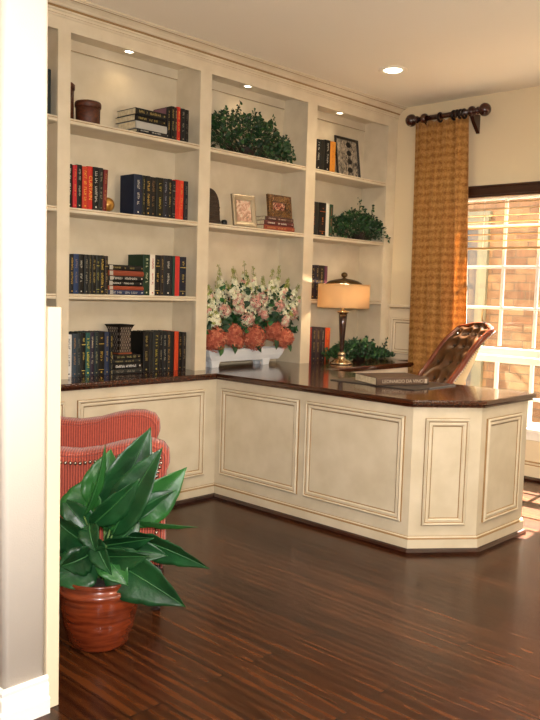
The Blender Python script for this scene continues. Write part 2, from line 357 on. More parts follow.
# ================================================================= BOOKCASES
ZT = 2.56; ZI = 2.605
SH = {'A': 2.130, 'B': 1.672, 'C': 1.217}
stile = [(-1.625, -1.585), (-.632, -.558), (.333, .423), (1.309, 1.408), (2.2525, XW - .002)]
names = ['far left built-in bookcase bay, mostly hidden behind the partition wall', 'left built-in bookcase bay full of books, first whole one',
         'middle built-in bookcase bay above the white planter of flowers', 'right built-in bookcase bay behind the lamp, next to the window wall']
def noseprof(z): return None
for b in range(4):
    s0 = stile[b]; s1 = stile[b+1]; cx = (s0[1] + s1[0]) / 2
    bc = thing('bookcase', names[b], 'bookcase', (cx, .13, ZD), 0, None)
    il = s0[1] - .015; ir = s1[0] + .015          # inner faces
    xo0 = s0[0] if b == 0 else (s0[0] + s0[1]) / 2
    xo1 = s1[1] if b == 3 else (s1[0] + s1[1]) / 2
    k = MB(); k.box((s0[0], 0, ZD), (s0[1], .02, ZT), CREAM)
    if b == 3: k.box((s1[0], 0, ZD), (s1[1], .02, ZT), CREAM)
    build_at(k, 'stile', bc)
    a0 = s0[0] if b == 0 else s0[0] ; a1 = s1[1] if b == 3 else s1[0]
    k = MB(); k.box((a0, 0, ZT), (a1, .02, ZC - .001), CREAM); build_at(k, 'top_rail', bc)
    k = MB(); k.box((il - .018, .02, ZD), (il, .245, ZI), CREAM); build_at(k, 'side_panel', bc)
    k = MB(); k.box((ir, .02, ZD), (ir + .018, .245, ZI), CREAM)
    build_at(k, 'side_panel', bc)
    k = MB(); k.box((il - .018, .245, ZD), (ir + .018, .258, ZI + .015), CREAM)
    k.box((il, .236, 2.545), (ir, .245, ZI), CREAM); k.box((il, .2352, 2.5455), (ir, .2365, 2.549), GLAZE)
    build_at(k, 'back_panel', bc)
    k = MB(); k.box((il - .018, .02, ZI), (ir + .018, .245, ZI + .015), CREAM); build_at(k, 'top_panel', bc)
    for z in (SH.values() if b != 2 else (SH['A'], SH['B'])):
        k = MB(); e = .0015; x0, x1 = il + e, ir - e
        pr = [(.243, z), (.010, z), (.004, z - .003), (.003, z - .010), (.0065, z - .0125), (.003, z - .015), (.003, z - .026), (.010, z - .031), (.243, z - .031)]
        mm = [CREAM, CREAM, CREAM, SHELFEDGE, CREAM, CREAM, CREAM, CREAM, CREAM]
        # front edge of a shelf sits between the stiles
        va = k.verts([V(x0, y, zz) for y, zz in pr]); vb = k.verts([V(x1, y, zz) for y, zz in pr]); n = len(pr)
        k.face(va, CREAM); k.face(vb[::-1], CREAM)
        for i in range(n): k.face([va[i], vb[i], vb[(i+1) % n], va[(i+1) % n]], mm[i])
        sh = build_at(k, 'shelf', bc)
# small shelf overlap with the stile backs is avoided: front of shelves is cut at the stiles
# crown moulding
k = MB()
cp = [(0, 2.622), (.006, 2.622), (.008, 2.632), (.003, 2.636), (.003, 2.648), (.010, 2.652), (.012, 2.660), (.016, 2.664), (.016, 2.670), (.024, 2.672), (.030, 2.680), (.044, 2.690), (.060, 2.696), (.066, 2.697), (.066, 2.701), (.076, 2.703), (.078, ZC - .0005), (0, ZC - .0005)]
cm = [CREAM, CREAM, GLAZE, CREAM, CREAM, CREAM, GLAZE, GLAZE, CREAM, CREAM, CREAM, CREAM, GLAZE, CREAM, CREAM, CREAM, CREAM, CREAM]
k.sweep([(-1.625, 0), (XW - .001, 0)], cp, cm)
struct(k.build('trim_2'), 'cream crown moulding along the bookcase top')
# puck lights and ceiling light
PUCK = mat('halogen_lens', '#fff0e0', .3, emit='#ffe6c8', estr=14)
def spot(name, loc, power, col, size=2.2, blend=.6, r=.03):
    l = bpy.data.lights.new(name, 'SPOT'); l.energy = power; l.color = col; l.spot_size = size; l.spot_blend = blend; l.shadow_soft_size = r
    o = bpy.data.objects.new(name, l); C.objects.link(o); o.location = loc; return o
WARM = (1, .76, .46)
for i, (x, w) in enumerate(((-1.05, 'far left'), (-.096, 'left'), (.855, 'middle'), (1.816, 'right'))):
    t = thing('puck_light', 'small round halogen puck light in the %s bookcase top' % w, 'light', (x, .13, ZI - .012), 0, 'puck lights in the bookcase tops')
    k = MB(); k.lathe([(.034, .012), (.034, .004), (.030, 0), (.024, 0), (.024, .004), (.02, .006)], WHITE); k.build('rim', t)
    k = MB(); k.lathe([(.001, .0), (.014, .0005), (.0235, .003), (.0235, .006)], PUCK); k.build('lens', t)
    spot('puck_lamp', (x, .13, ZI - .02), 1.1, WARM, 2.3, .8, .02)
DL = (1.456, -.589)
t = thing('recessed_downlight', 'round recessed downlight glowing in the ceiling', 'light', (DL[0], DL[1], ZC))
k = MB(); k.lathe([(.094, 0), (.094, -.004), (.086, -.008), (.062, -.006), (.058, .0), (.058, -.001)], CEIL); k.build('trim_ring', t)
k = MB(); k.lathe([(.001, -.009), (.03, -.0085), (.052, -.005), (.057, -.001)], mat('downlight_lens', '#fff4df', .3, emit='#fff2d6', estr=22)); k.build('lens', t)
spot('ceiling_spot', (DL[0], DL[1], ZC - .03), 22, (1, .80, .52), 2.6, .8, .05)

# ================================================================= WINDOW
w = thing('window_1', None, None, (XW, (WY0 + WY1) / 2, WZ0)); tag(w, 'white double-hung window with muntins overlooking a brick wall', kind='structure')
k = MB()
for (a, b_) in (((XW + .02, WY0, WZ0), (XW + .10, WY0 + .03, WZ1)), ((XW + .02, WY1 - .03, WZ0), (XW + .10, WY1, WZ1)), ((XW + .02, WY0, WZ1 - .03), (XW + .10, WY1, WZ1)), ((XW + .02, WY0, WZ0), (XW + .10, WY1, WZ0 + .03))): k.box(a, b_, SASH)
build_at(k, 'window_frame', w, .002)
k = MB(); k.box((XW + .035, WY0 + .03, .852), (XW + .07, WY1 - .03, .905), SASH); k.box((XW + .035, WY0 + .03, .800), (XW + .085, WY1 - .03, .847), SASH); build_at(k, 'meeting_rail', w, .003)
k = MB()
for y in (-.93, -1.19, -1.45): k.box((XW + .042, y - .011, .92), (XW + .060, y + .011, WZ1 - .03), SASH)
for z in (1.192, 1.484, 1.776): k.box((XW + .040, WY0 + .03, z - .010), (XW + .058, WY1 - .03, z + .010), SASH)
build_at(k, 'upper_sash_muntins', w, .002)
k = MB()
for y in (-.915, -1.185, -1.45): k.box((XW + .052, y - .013, WZ0 + .03), (XW + .072, y + .013, .83), SASH)
k.box((XW + .0495, WY0 + .03, .545), (XW + .070, WY1 - .03, .565), SASH)
build_at(k, 'lower_sash_muntins', w, .002)
k = MB(); k.box((XW + .049, WY0 + .03, .93), (XW + .052, WY1 - .03, WZ1 - .03), GLASS); build_at(k, 'upper_pane', w)
k = MB(); k.box((XW + .060, WY0 + .03, WZ0 + .03), (XW + .063, WY1 - .03, .825), GLASS); build_at(k, 'lower_pane', w)
k = MB(); k.box((XW - .035, WY0 - .06, .335), (XW + .035, WY1 + .06, .362), SASH); k.box((XW - .014, WY0 - .05, .280), (XW, WY1 + .045, .335), SASH); build_at(k, 'window_sill', w, .004)
# blind
DWOOD = mat('dark_stained_valance', '#3c1f10', .35, col2='#2a140a', scale=8, stretch=(1, 1, 12))
SLAT = mat('tan_wood_slat', '#b08a58', .5)
bl = thing('wood_blind', 'raised wooden blind with dark valance at the window top', 'blind', (XW, -1.19, 2.0))
k = MB(); k.box((XW - .050, -1.83, 1.988), (XW - .002, -.565, 2.058), DWOOD); k.box((XW - .056, -1.835, 2.046), (XW - .002, -.58, 2.062), DWOOD); k.box((XW - .056, -1.835, 1.980), (XW - .03, -.58, 1.994), DWOOD); build_at(k, 'valance', bl, .004)
for i in range(8):
    z = 1.625 + .0445 * (i + 1)
    k = MB(); mx = Matrix.Translation((XW - .026, 0, z)) @ Matrix.Rotation(.06, 4, 'Y'); k.box((-.021, -1.735, -.0013), (.021, -.650, .0013), SLAT, mx); build_at(k, 'slat', bl)
k = MB(); k.box((XW - .048, -1.735, 1.608), (XW - .006, -.650, 1.622), SLAT); build_at(k, 'bottom_rail', bl, .003)
for y in (-.80, -1.6):
    k = MB(); k.tube([(XW - .026, y, 1.61), (XW - .026, y, 1.99)], .0012, WHITE, 5); build_at(k, 'ladder_cord', bl)
# wainscot, chair rail and base on the window wall
def ypanel(mb, y0, y1, z0, z1, pm=WAINS):
    pp = [(i, h, WAINS if m_ is CREAM else m_) for i, h, m_ in PANPROF]
    panel(mb, (XW - .012, y0, z0), (0, -1, 0), y0 - y1, z1 - z0, prof=pp, nrm=V(-1, 0, 0), pm=pm)
k = MB()
k.box((XW - .012, -.49, ZD + .001), (XW, -.001, 1.15), WAINS); ypanel(k, -.030, -.46, .80, 1.085)
k.box((XW - .012, -.49, .12), (XW, -.358, ZD + .001), WAINS)
k.box((XW - .012, -5.1, .0), (XW, -1.815, 1.15), WAINS)
for y0 in (-1.9, -2.9, -3.9): ypanel(k, y0, y0 - .85, .25, 1.05)
k.box((XW - .012, -1.815, .0), (XW, -.49, .279), WAINS)
struct(k.build('trim_3'), 'cream wainscot panelling on the window wall')
k = MB(); rp = [(0, 1.150), (.012, 1.150), (.016, 1.160), (.016, 1.166), (.036, 1.170), (.038, 1.186), (.034, 1.189), (0, 1.189)]
k.sweep([(XW, -.001), (XW, -.49)], rp, [WAINS, WAINS, GLAZE, WAINS, WAINS, WAINS, WAINS, WAINS]); k.sweep([(XW, -1.815), (XW, -5.1)], rp, WAINS)
struct(k.build('trim_4'), 'cream chair rail ledge on the window wall')
k = MB(); k.sweep([(XW - .012, -.33), (XW - .012, -5.1)], [(0, .027), (.014, .027), (.014, .105), (.008, .112), (.010, .125), (.004, .135), (0, .135)], [WAINS, WAINS, GLAZE, WAINS, GLAZE, WAINS, WAINS])
struct(k.build('baseboard_right'), 'cream baseboard under the window')
k = MB(); k.sweep([(XW - .012, -.33), (XW - .012, -5.1)], SHOEPROF, SHOE); struct(k.build('trim_5'), 'dark shoe moulding under the window')

# ================================================================= OUTSIDE
XB = 4.7
struct(boxo('wall_outside', (XB, -7, -.3), (XB + .3, 3.5, 3.0), BRICK), 'tan brick wall of the house next door outside the window')
struct(boxo('floor_outside', (XW + .13, -7, -.4), (XB, 3.5, -.15), mat('patio_concrete', '#57514a', .9, bump=.3, bscale=30)), 'pale ground outside the window')
dy0 = at(487, 300, 0, XB).y; dy1 = at(477, 300, 0, XB).y; dz = at(480, 216, 0, XB).z
BEIGE = mat('beige_exterior_trim', '#625c46', .7); GREYD = mat('grey_exterior_door', '#45403a', .7)
dr = thing('exterior_door', 'grey door in beige casing on the brick wall outside', 'door', (XB, dy1 + .4, -.15))
k = MB(); k.box((XB - .05, dy0, -.15), (XB - .001, dy1, dz), BEIGE); k.box((XB - .05, dy1, dz - .14), (XB - .001, dy1 + 1.0, dz), BEIGE); k.box((XB - .05, dy1 + .9, -.15), (XB - .001, dy1 + 1.05, dz), BEIGE); k.box((XB - .06, dy0 - .02, dz - .02), (XB - .001, dy1 + 1.07, dz + .04), BEIGE)
build_at(k, 'casing', dr, .004)
k = MB(); k.box((XB - .03, dy1, -.15), (XB - .001, dy1 + .9, dz - .14), GREYD); dd = build_at(k, 'door_leaf', dr)
hp = at(484, 315, 0, XB - .06)
k = MB(); k.tube([hp + V(.02, 0, .08), hp + V(-.03, 0, .06), hp + V(-.045, 0, 0), hp + V(-.03, 0, -.06), hp + V(.02, 0, -.08)], .009, BRASS, 8); build_at(k, 'handle', dr)

# ================================================================= CURTAIN
cx = XW - .10
rod = thing('curtain_rod', 'short mahogany curtain rod with ball finials above the curtain', 'curtain rod', (cx, -.48, 2.585))
ZR = 2.582
k = MB(); k.tube([(cx, -.235, ZR), (cx, -.755, ZR)], .019, RODWOOD, 16); build_at(k, 'pole', rod)
for s_, y in ((1, -.235), (-1, -.755)):
    k = MB(); mx = Matrix.Translation((cx, y, ZR)) @ Matrix.Rotation(-s_ * PI / 2, 4, 'X')
    k.lathe([(.001, -.012), (.026, -.012), (.028, -.004), (.018, .002), (.016, .008), (.03, .014), (.043, .028), (.047, .046), (.042, .066), (.028, .082), (.010, .090), (.001, .091)], RODWOOD, 20, mx); build_at(k, 'finial', rod)
for y in (-.305, -.700):
    k = MB();     k.prism([(cx - .012, ZR - .02), (cx + .03, ZR - .075), (XW - .001, ZR - .14), (XW - .001, ZR - .010)], -.014, .014, RODWOOD, Matrix(((1, 0, 0, 0), (0, 0, 1, y), (0, 1, 0, 0), (0, 0, 0, 1))))
    mx = Matrix.Translation((cx, y, ZR)) @ Matrix.Rotation(PI / 2, 4, 'X'); k.lathe([(.021, -.02), (.034, -.016), (.038, 0), (.034, .016), (.021, .02)], RODWOOD, 20, mx); build_at(k, 'bracket', rod)
for y in (-.440, -.555, -.583, -.611, -.639):
    k = MB(); n = 20; rings = []
    for i in range(n):
        a = 2 * PI * i / n; c = V(cx + .030 * math.cos(a), y, ZR - .008 + .030 * math.sin(a)); d = V(math.cos(a), 0, math.sin(a))
        rings.append([c + d * (.0085 * math.cos(b)) + V(0, 1, 0) * (.010 * math.sin(b)) for b in [2 * PI * j / 8 for j in range(8)]])
    rings.append(rings[0]); k.loft(rings, RINGM, caps=False); build_at(k, 'curtain_ring', rod)
# curtain: gathered at the ring cluster, spreading downwards
k = MB(); nz, ny = 40, 110; grid = []
for i in range(nz + 1):
    t_ = i / nz; z = 2.556 - t_ * (2.556 - .02)
    yl = -.232 - .03 * t_; yr = -.664 - .118 * t_ ** 1.1
    row = []
    for j in range(ny + 1):
        s_ = j / ny; y = yl + (yr - yl) * s_
        ph = s_ * 2 * PI * 4.5 + .5 * math.sin(3 * t_ + 4 * s_)
        amp = .022 + .016 * t_; x = cx - .0 + amp * math.sin(ph) + .012 * math.sin(2.1 * ph + 1.3 + t_)
        row.append(V(x, y + .010 * math.cos(ph), z + (.010 * math.sin(ph * 1.0) if i == 0 else 0)))
    grid.append(row)
G = [k.verts(r) for r in grid]
for i in range(nz):
    for j in range(ny): k.face([G[i][j], G[i][j+1], G[i+1][j+1], G[i+1][j]], CURT, True)
cu = k.build('curtain'); sm = cu.modifiers.new('thick', 'SOLIDIFY'); sm.thickness = .003; sm.offset = 0
tag(cu, 'golden brown woven curtain panel hanging beside the window', 'curtain')

# ================================================================= BOOKS
TI = {}
def glyphs(mb, L, w, m, mode, seed):
    """illegible stamped lettering on a spine: strokes along local z, proud of the spine"""
    r = random.Random(seed); y = -.0009
    if mode == 0: return
    z = L * .92; s = min(w * (.50 if mode == 2 else .34), .014); x0 = -s / 2
    regions = [(.90, .66), (.55, .28)] if mode == 1 else [(.90, .62), (.55, .20)] if mode == 2 else [(.88, .80), (.55, .35)]
    for a, b in regions:
        z = L * a
        while z > L * b:
            wd = s * r.uniform(.45, .8)
            if r.random() < .16: z -= wd; continue
            mb.box((x0, y, z - wd * .24), (x0 + s, 0.0012, z), m)
            xx = x0 + s * r.choice((.0, .4, .78)); mb.box((xx, y, z - wd * .85), (xx + s * .22, 0.0012, z), m)
            if r.random() < .5: mb.box((x0, y, z - wd * .85), (x0 + s * r.uniform(.5, 1), 0.0012, z - wd * .62), m)
            z -= wd * 1.15
    mb.box((-s * .3, y, L * .05), (s * .3, 0.0012, L * .05 + s * .6), m)
    if mode == 3: mb.box((-w * .42, y, L * .72), (w * .42, .0012, L * .735), m); mb.box((-w * .42, y, L * .12), (w * .42, .0012, L * .13), m)
BOOKN = [0]
def book(label, col, tcol, t, d, h, mode=1, group=None, title=None, tsize=None, tag_col=None):
    BOOKN[0] += 1
    b = thing('book', label, 'book', group=group)
    cm_ = mat('cover_' + col, '#' + col, .5, bump=.05, bscale=200, spec=.3)
    t = max(t - .0008, .008)
    k = MB(); o = [(-t/2, d)]; o += [(-t/2, .004)] + [(-t/2 * math.cos(PI * i / 8) * 1.0, .004 - .004 * math.sin(PI * i / 8)) for i in range(1, 8)] + [(t/2, .004), (t/2, d)]
    c = .0025 if t > .012 else .0015
    o += [(t/2 - c, d), (t/2 - c, .007), (-t/2 + c, .007), (-t/2 + c, d)]
    k.prism(o, 0, h, cm_); k.build('cover', b)
    k = MB(); k.box((-t/2 + c, .0072, .003), (t/2 - c, d - .004, h - .003), PAGES); k.build('page_block', b)
    if title:
        fc = bpy.data.curves.new('t', 'FONT'); fc.body = title; fc.size = tsize; fc.align_x = 'CENTER'; fc.align_y = 'CENTER'; fc.extrude = .0006
        to = bpy.data.objects.new('t', fc); C.objects.link(to); bpy.context.view_layer.update()
        me = bpy.data.meshes.new_from_object(to.evaluated_get(bpy.context.evaluated_depsgraph_get())); bpy.data.objects.remove(to, do_unlink=True)
        # text x -> -z (reads downwards), text y -> +x, normal -> -y
        me.transform(Matrix(((0, 1, 0, 0), (0, 0, -1, -.0006), (-1, 0, 0, h / 2), (0, 0, 0, 1)))); me.materials.append(mat('ink_' + tcol, '#' + tcol, .4))
        s_ = bpy.data.objects.new('spine_title', me); C.objects.link(s_); s_.parent = b
    elif mode:
        k = MB(); glyphs(k, h, t, mat('ink_' + tcol, '#' + tcol, .4), mode, BOOKN[0] * 13); k.build('spine_title', b)
    if tag_col:
        k = MB(); k.box((-t * .40, -.0009, h - .030), (t * .40, .001, h - .008), mat('ink_' + tag_col, '#' + tag_col, .5)); k.build('spine_label', b)
    return b
ORD = ['first', 'second', 'third', 'fourth', 'fifth', 'sixth', 'seventh', 'eighth', 'ninth', 'tenth', 'eleventh', 'twelfth', 'thirteenth']
def row(where, group, zs, ys, items, seed):
    r = random.Random(seed); prev = None
    for i, it in enumerate(items):
        p0, p1, ptop, col, tcol, mode, desc = it[:7]; ex = it[7] if len(it) > 7 else {}
        pm = ptop + 25
        x0 = at(p0, pm, 1, ys).x; x1 = at(p1, pm, 1, ys).x
        if prev is not None: x0 = max(x0, prev + .0008)
        prev = x1
        h = at((p0 + p1) / 2, ptop, 1, ys).z - zs; t = x1 - x0; d = min(ex.get('d', .155 + r.random() * .02), .236 - ys)
        b = book('%s, %s from left, %s' % (desc, ORD[i], where), col, tcol, t, d, h, mode, group, ex.get('title'), ex.get('ts'))
        b.location = ((x0 + x1) / 2, ys + r.uniform(-.003, .003), zs + .0005)
        if 'board' in ex:
            k = MB(); k.box((-t/2 - .0006, .012, .001), (-t/2 + .0015, d, h - .001), mat('cover_' + ex['board'], '#' + ex['board'], .5)); k.build('cover_board', b)
        if 'lean' in ex: b.rotation_euler = (0, ex['lean'], 0); b.location.x = x0 + t / 2 - ex.get('dx', 0); b.location.z += abs(math.sin(ex['lean'])) * t / 2
BK = '0f0f0e'; BK2 = '171715'; GD = 'a08a4c'; WT = 'c8c2b4'; RD = 'b8281c'; NV = '1f2a44'
row('top shelf, left bay', 'upright books on the top shelf of the left bay', SH['A'], .015, [
    (167.4, 170.8, 107.6, BK, GD, 1, 'black book with mauve boards', {'board': '6c4654', 'd': .13}), (170.8, 174.7, 106.4, BK, GD, 1, 'tall black book with gold lettering'),
    (174.7, 177.2, 107.6, '33261e', GD, 1, 'thin dark brown book'), (177.2, 180.7, 107.0, RD, 'd8a03c', 1, 'red book with gold lettering'),
    (180.7, 185, 108.8, '1c1b19', '8c8674', 1, 'dark grey book with faint lettering'), (185, 188.8, 110, BK, '5c564a', 1, 'plain black book at the row end')], 1)
row('second shelf, left row', 'books at the left of the second shelf of the left bay', SH['B'], .018, [
    (67.0, 72.9, 163.8, '1a1a14', WT, 1, 'dark olive book with pale lettering'), (72.9, 77, 165.2, 'b3242a', 'c98a3a', 1, 'crimson book with faint gold lettering'),
    (77, 82.4, 164.8, BK, 'a8a294', 1, 'black book with small round silver emblem'), (82.4, 87.8, 166.6, 'b83a22', 'd8a03c', 2, 'orange-red book with gold lettering'),
    (87.8, 92.9, 166.4, RD, 'd8a03c', 2, 'bright red book with gold capital letters', {'title': 'CURTAIN', 'ts': .03}), (92.9, 98.9, 167.2, BK, WT, 2, 'black book with white lettering'),
    (98.9, 103.3, 168, '1b1d19', '8c8674', 1, 'dark green-grey book'), (103.3, 107.6, 169.6, '6e2420', 'a8743c', 1, 'dark red book leaning against the others', {'lean': .045, 'dx': .003})], 2)
row('second shelf, right row', 'books at the right of the second shelf of the left bay', SH['B'], .018, [
    (134.2, 142.4, 174.4, '182238', WT, 1, 'thick navy book with white lettering', {'d': .135}), (142.4, 145.7, 175.4, '1b1c12', GD, 1, 'narrow dark olive book'),
    (145.7, 150.4, 176, BK, 'b89444', 2, 'black book with bold gold lettering'), (150.4, 156.2, 177.2, BK2, '7c5a34', 1, 'black book with brown lettering'),
    (156.2, 163.5, 177.8, '1a190f', 'a89238', 2, 'thick black book covered in gold lettering'), (163.5, 167.7, 178.6, '1e2028', '8c8c98', 1, 'blue-grey book with silver lettering'),
    (167.7, 172, 179, BK2, GD, 1, 'black book with gold base line'), (172, 175.6, 180.6, '181818', '8c8674', 3, 'short plain black book with thin bands'),
    (175.6, 179.5, 179.8, 'c02c1e', 'a83c24', 1, 'glossy red book'), (179.5, 183.9, 180.6, 'cc3a24', 'c88a3a', 1, 'orange-red book beside the glossy red one'), (183.9, 188, 181.4, '16171e', '6c665a', 1, 'blue-black book at the row end')], 3)
row('third shelf, left row', 'books at the left of the third shelf of the left bay', SH['C'], .016, [
    (65.5, 70, 253.8, BK, GD, 0, 'plain black book'), (70, 73.6, 254, BK, 'b89444', 2, 'black book with dense gold lettering'), (73.6, 78.8, 254, '24385c', '8c7a6c', 1, 'blue book'),
    (78.8, 84, 254.2, BK, WT, 1, 'black book with white lettering'), (84, 88.8, 254.6, '1d1f1f', '8c8674', 1, 'dark grey book'), (88.8, 91.4, 255, '2c2818', GD, 1, 'thin dark book with gold lettering'),
    (91.4, 96.4, 255, BK, GD, 1, 'black book with gold script'), (96.4, 100.2, 255.2, '22241e', 'a8a04c', 3, 'black-green book with gold bands'),
    (100.2, 104.6, 255.4, BK, 'c8a850', 2, 'black book with large gold lettering'), (104.6, 108.0, 256, '2c2018', GD, 3, 'dark brown book next to the flat stack')], 4)
row('third shelf, right row', 'books at the right of the third shelf of the left bay', SH['C'], .016, [
    (143.5, 150.3, 254.6, '15301c', 'c8c8a0', 1, 'thick dark green book with pale lettering', {'d': .15}), (150.3, 155.5, 254.8, 'ddd4c2', 'a84440', 1, 'white book with red lettering'),
    (155.5, 160.4, 255.2, BK, 'b8943c', 3, 'black book with gold emblem'), (160.4, 164, 255.4, '261e18', GD, 1, 'dark brown book'), (164, 172.6, 255.6, '1b1f22', WT, 1, 'broad blue-black book with white lettering'),
    (172.6, 175, 256, '1d3a2c', GD, 0, 'thin dark green book'), (175, 179.6, 256.2, 'b82c24', 'a04030', 0, 'plain red book'), (179.6, 186.4, 257, '161a28', 'b8a050', 3, 'navy book with gold emblem')], 5)
YD = .075
row('worktop, left row', 'books at the left on the worktop', ZD, YD, [
    (66.2, 72.2, 334.8, 'd9d6d0', '50504c', 1, 'white book with dark lettering'), (72.2, 76.9, 334, '36424c', 'a87c4c', 1, 'steel blue book'), (76.9, 81.4, 333.4, '262e30', '6c6c64', 1, 'dark slate book'),
    (81.4, 85.9, 333, BK, 'd8c060', 3, 'black book with gold emblem'), (85.9, 90.5, 332.8, '24504a', 'c8b83c', 2, 'teal green book with yellow lettering'), (90.5, 94.4, 332.6, '2e2634', 'c8c0a0', 1, 'purple-grey book'),
    (94.4, 98.5, 332.4, '1c292b', 'a09a70', 1, 'dark teal book'), (98.5, 104.7, 332.2, BK, 'b8943c', 3, 'thick black book with gold emblem'), (104.7, 109.6, 332.2, '263048', '9c8450', 1, 'slate blue book'), (109.6, 113, 332.2, BK, 'c8a850', 1, 'black book with gold script beside the vase stack')], 6)
row('worktop, right of the vase', 'books at the right on the worktop', ZD, YD, [
    (143.4, 149, 332, BK, GD, 1, 'tall black book with small gold lettering', {'d': .165}), (149, 153.2, 331.8, BK2, GD, 0, 'plain charcoal book'), (153.2, 159.4, 331.6, '20221f', 'b8a43c', 2, 'black book with bold yellow lettering'), (159.4, 162.6, 331.6, BK, '8c8674', 1, 'thin black book'),
    (162.6, 167, 331.5, '191d20', '9c9684', 1, 'blue-grey book with pale lettering'), (167, 170.2, 331.5, '26241e', 'a87c3c', 2, 'dark book with bronze lettering'), (170.2, 174.5, 331.5, '181818', GD, 0, 'plain black book beside the orange one'),
    (174.5, 178.5, 331.5, 'c4431f', 'a83c24', 0, 'orange-red book'), (178.5, 182.3, 332, BK, 'a87c3c', 1, 'black book with bronze lettering'), (182.3, 186.2, 332.4, '2a2420', '8c7a5c', 1, 'dark brown book at the row end')], 7)
row('top shelf, right bay', 'upright books on the top shelf of the right bay', SH['A'], .03, [
    (313.2, 316.6, 139, 'b8682c', GD, 0, 'orange-brown book'), (316.6, 320.4, 139, BK2, WT, 1, 'black book with white lettering'), (320.4, 324.4, 139.8, '24221c', GD, 0, 'plain black book'), (324.4, 330, 140, BK, WT, 1, 'thick black book with white lettering'), (330, 335.4, 141.6, 'c8822c', 'a8641c', 1, 'bright orange book')], 8)
row('second shelf, right bay', 'books on the second shelf of the right bay', SH['B'], .02, [
    (311.2, 315.6, 201.4, '241c18', 'b8682c', 1, 'dark book with orange lettering'), (315.6, 319, 202, '22241f', GD, 0, 'dark grey book'), (319, 325.8, 202.6, BK, 'c8641c', 3, 'thick black book with orange marks'), (325.8, 328.9, 203.4, 'd6d0c0', '8c8674', 0, 'white book'), (328.9, 333, 204.4, '24402a', '8c3c2c', 1, 'dark green book beside the ivy')], 9)
row('third shelf, right bay', 'books on the third shelf of the right bay', SH['C'], .03, [
    (310.6, 315, 265, '2c2024', GD, 1, 'dark maroon book with gold lettering'), (315, 318.4, 265, '241e28', GD, 1, 'dark purple book'), (318.4, 324.4, 265.4, '28221e', 'a88c4c', 2, 'dark brown book with gold lettering'), (324.4, 327, 266, '6a3a4a', '8c6c6c', 0, 'thin mauve book')], 10)
row('beside the lamp', 'books on the worktop beside the lamp', ZD, .1, [
    (308.6, 311.6, 327.6, '8c2a1c', GD, 0, 'dark red book'), (311.6, 315.8, 327.4, '30282a', GD, 1, 'dark book'), (315.8, 320, 327.6, '3a2c2c', GD, 1, 'brown-black book'), (320, 325, 327.6, '2c2426', '9c9484', 2, 'dark book with silver lettering'), (325, 330, 328, 'c24a22', 'd88a3c', 1, 'orange-red book beside the lamp')], 11)
row('top shelf, far left bay', 'book on the top shelf of the far left bay', SH['A'], .02, [(46.5, 51.4, 69, '202a2c', GD, 0, 'tall dark book')], 12)
def stack(where, group, zs, ys, items, depth):
    z = zs
    for i, (p0, p1, t, col, tcol, mode, desc, tg) in enumerate(items):
        pm = 300 if zs < 1 else (290 if zs < 1.3 else 230)
        py_ = {ZD: 362, SH['C']: 280, SH['A']: 124, SH['B']: 226}[zs]
        x0 = at(p0, py_, 1, ys).x; x1 = at(p1, py_, 1, ys).x; L = x1 - x0
        b = book('%s, %s from bottom, %s' % (desc, ORD[i], where), col, tcol, t, depth - .008 * (i % 2), L, mode, group, tag_col=tg)
        # lay it flat: local z -> -x, local x -> z
        b.rotation_euler = (0, -PI / 2, 0); b.location = (x1, ys + .003 * (i % 3), z + t / 2)
        z += t
    return z
stack('stack on the top shelf', 'flat books on the top shelf of the left bay', SH['A'], .0, [
    (137.5, 169.5, .020, '1c1c1c', WT, 1, 'thin black book', None), (136.5, 167.5, .042, 'a9a7a0', '8c8a84', 0, 'thick grey-white book', None), (136, 166.8, .034, BK, GD, 1, 'black book with gold lettering', None), (136, 166.4, .036, '191a18', GD, 2, 'black book with bold gold lettering', None)], .19)
ztC = stack('stack on the third shelf', 'flat books on the third shelf of the left bay', SH['C'], .016, [
    (109, 144.4, .027, '26304e', 'a8a4a0', 2, 'navy book with silver lettering', 'a8a498'), (108.8, 145, .023, '8c3f26', 'b8704c', 0, 'terracotta book', 'a8a498'), (108.8, 143.5, .030, BK, WT, 1, 'black book with white lettering', 'a8a498'),
    (108.8, 144, .026, BK2, WT, 2, 'charcoal book with bold white lettering', 'a8a498'), (108.8, 145.2, .030, '823c26', 'b8704c', 0, 'thicker terracotta book', 'a8a498'), (108.8, 144.6, .032, BK, GD, 1, 'black book with gold lettering', 'a8a498')], .17)
ztD = stack('stack under the dark vase', 'flat books under the dark vase', ZD, .055, [
    (113.2, 142.4, .029, '2c2b28', '8c8270', 1, 'charcoal book with bronze lettering', None), (113.2, 142.2, .031, BK, 'dcd8d0', 2, 'black book with bold white lettering', None), (113.2, 141.6, .026, '242320', '9c8c5c', 1, 'black-grey book with gold lettering', None), (113.6, 140.6, .026, BK, '8c8254', 2, 'black book with olive lettering', None)], .165)
stack('stack under the ornate frame', 'flat books under the ornate frame', SH['B'], .03, [
    (264.2, 294.8, .033, '8c4430', 'b8804c', 1, 'russet book with tan lettering', None), (265, 294.2, .031, '5c2f2c', 'd8d0c0', 1, 'maroon book with pale lettering', None), (266.4, 294, .027, '50342c', 'c8b09c', 1, 'brown book', None)], .15)
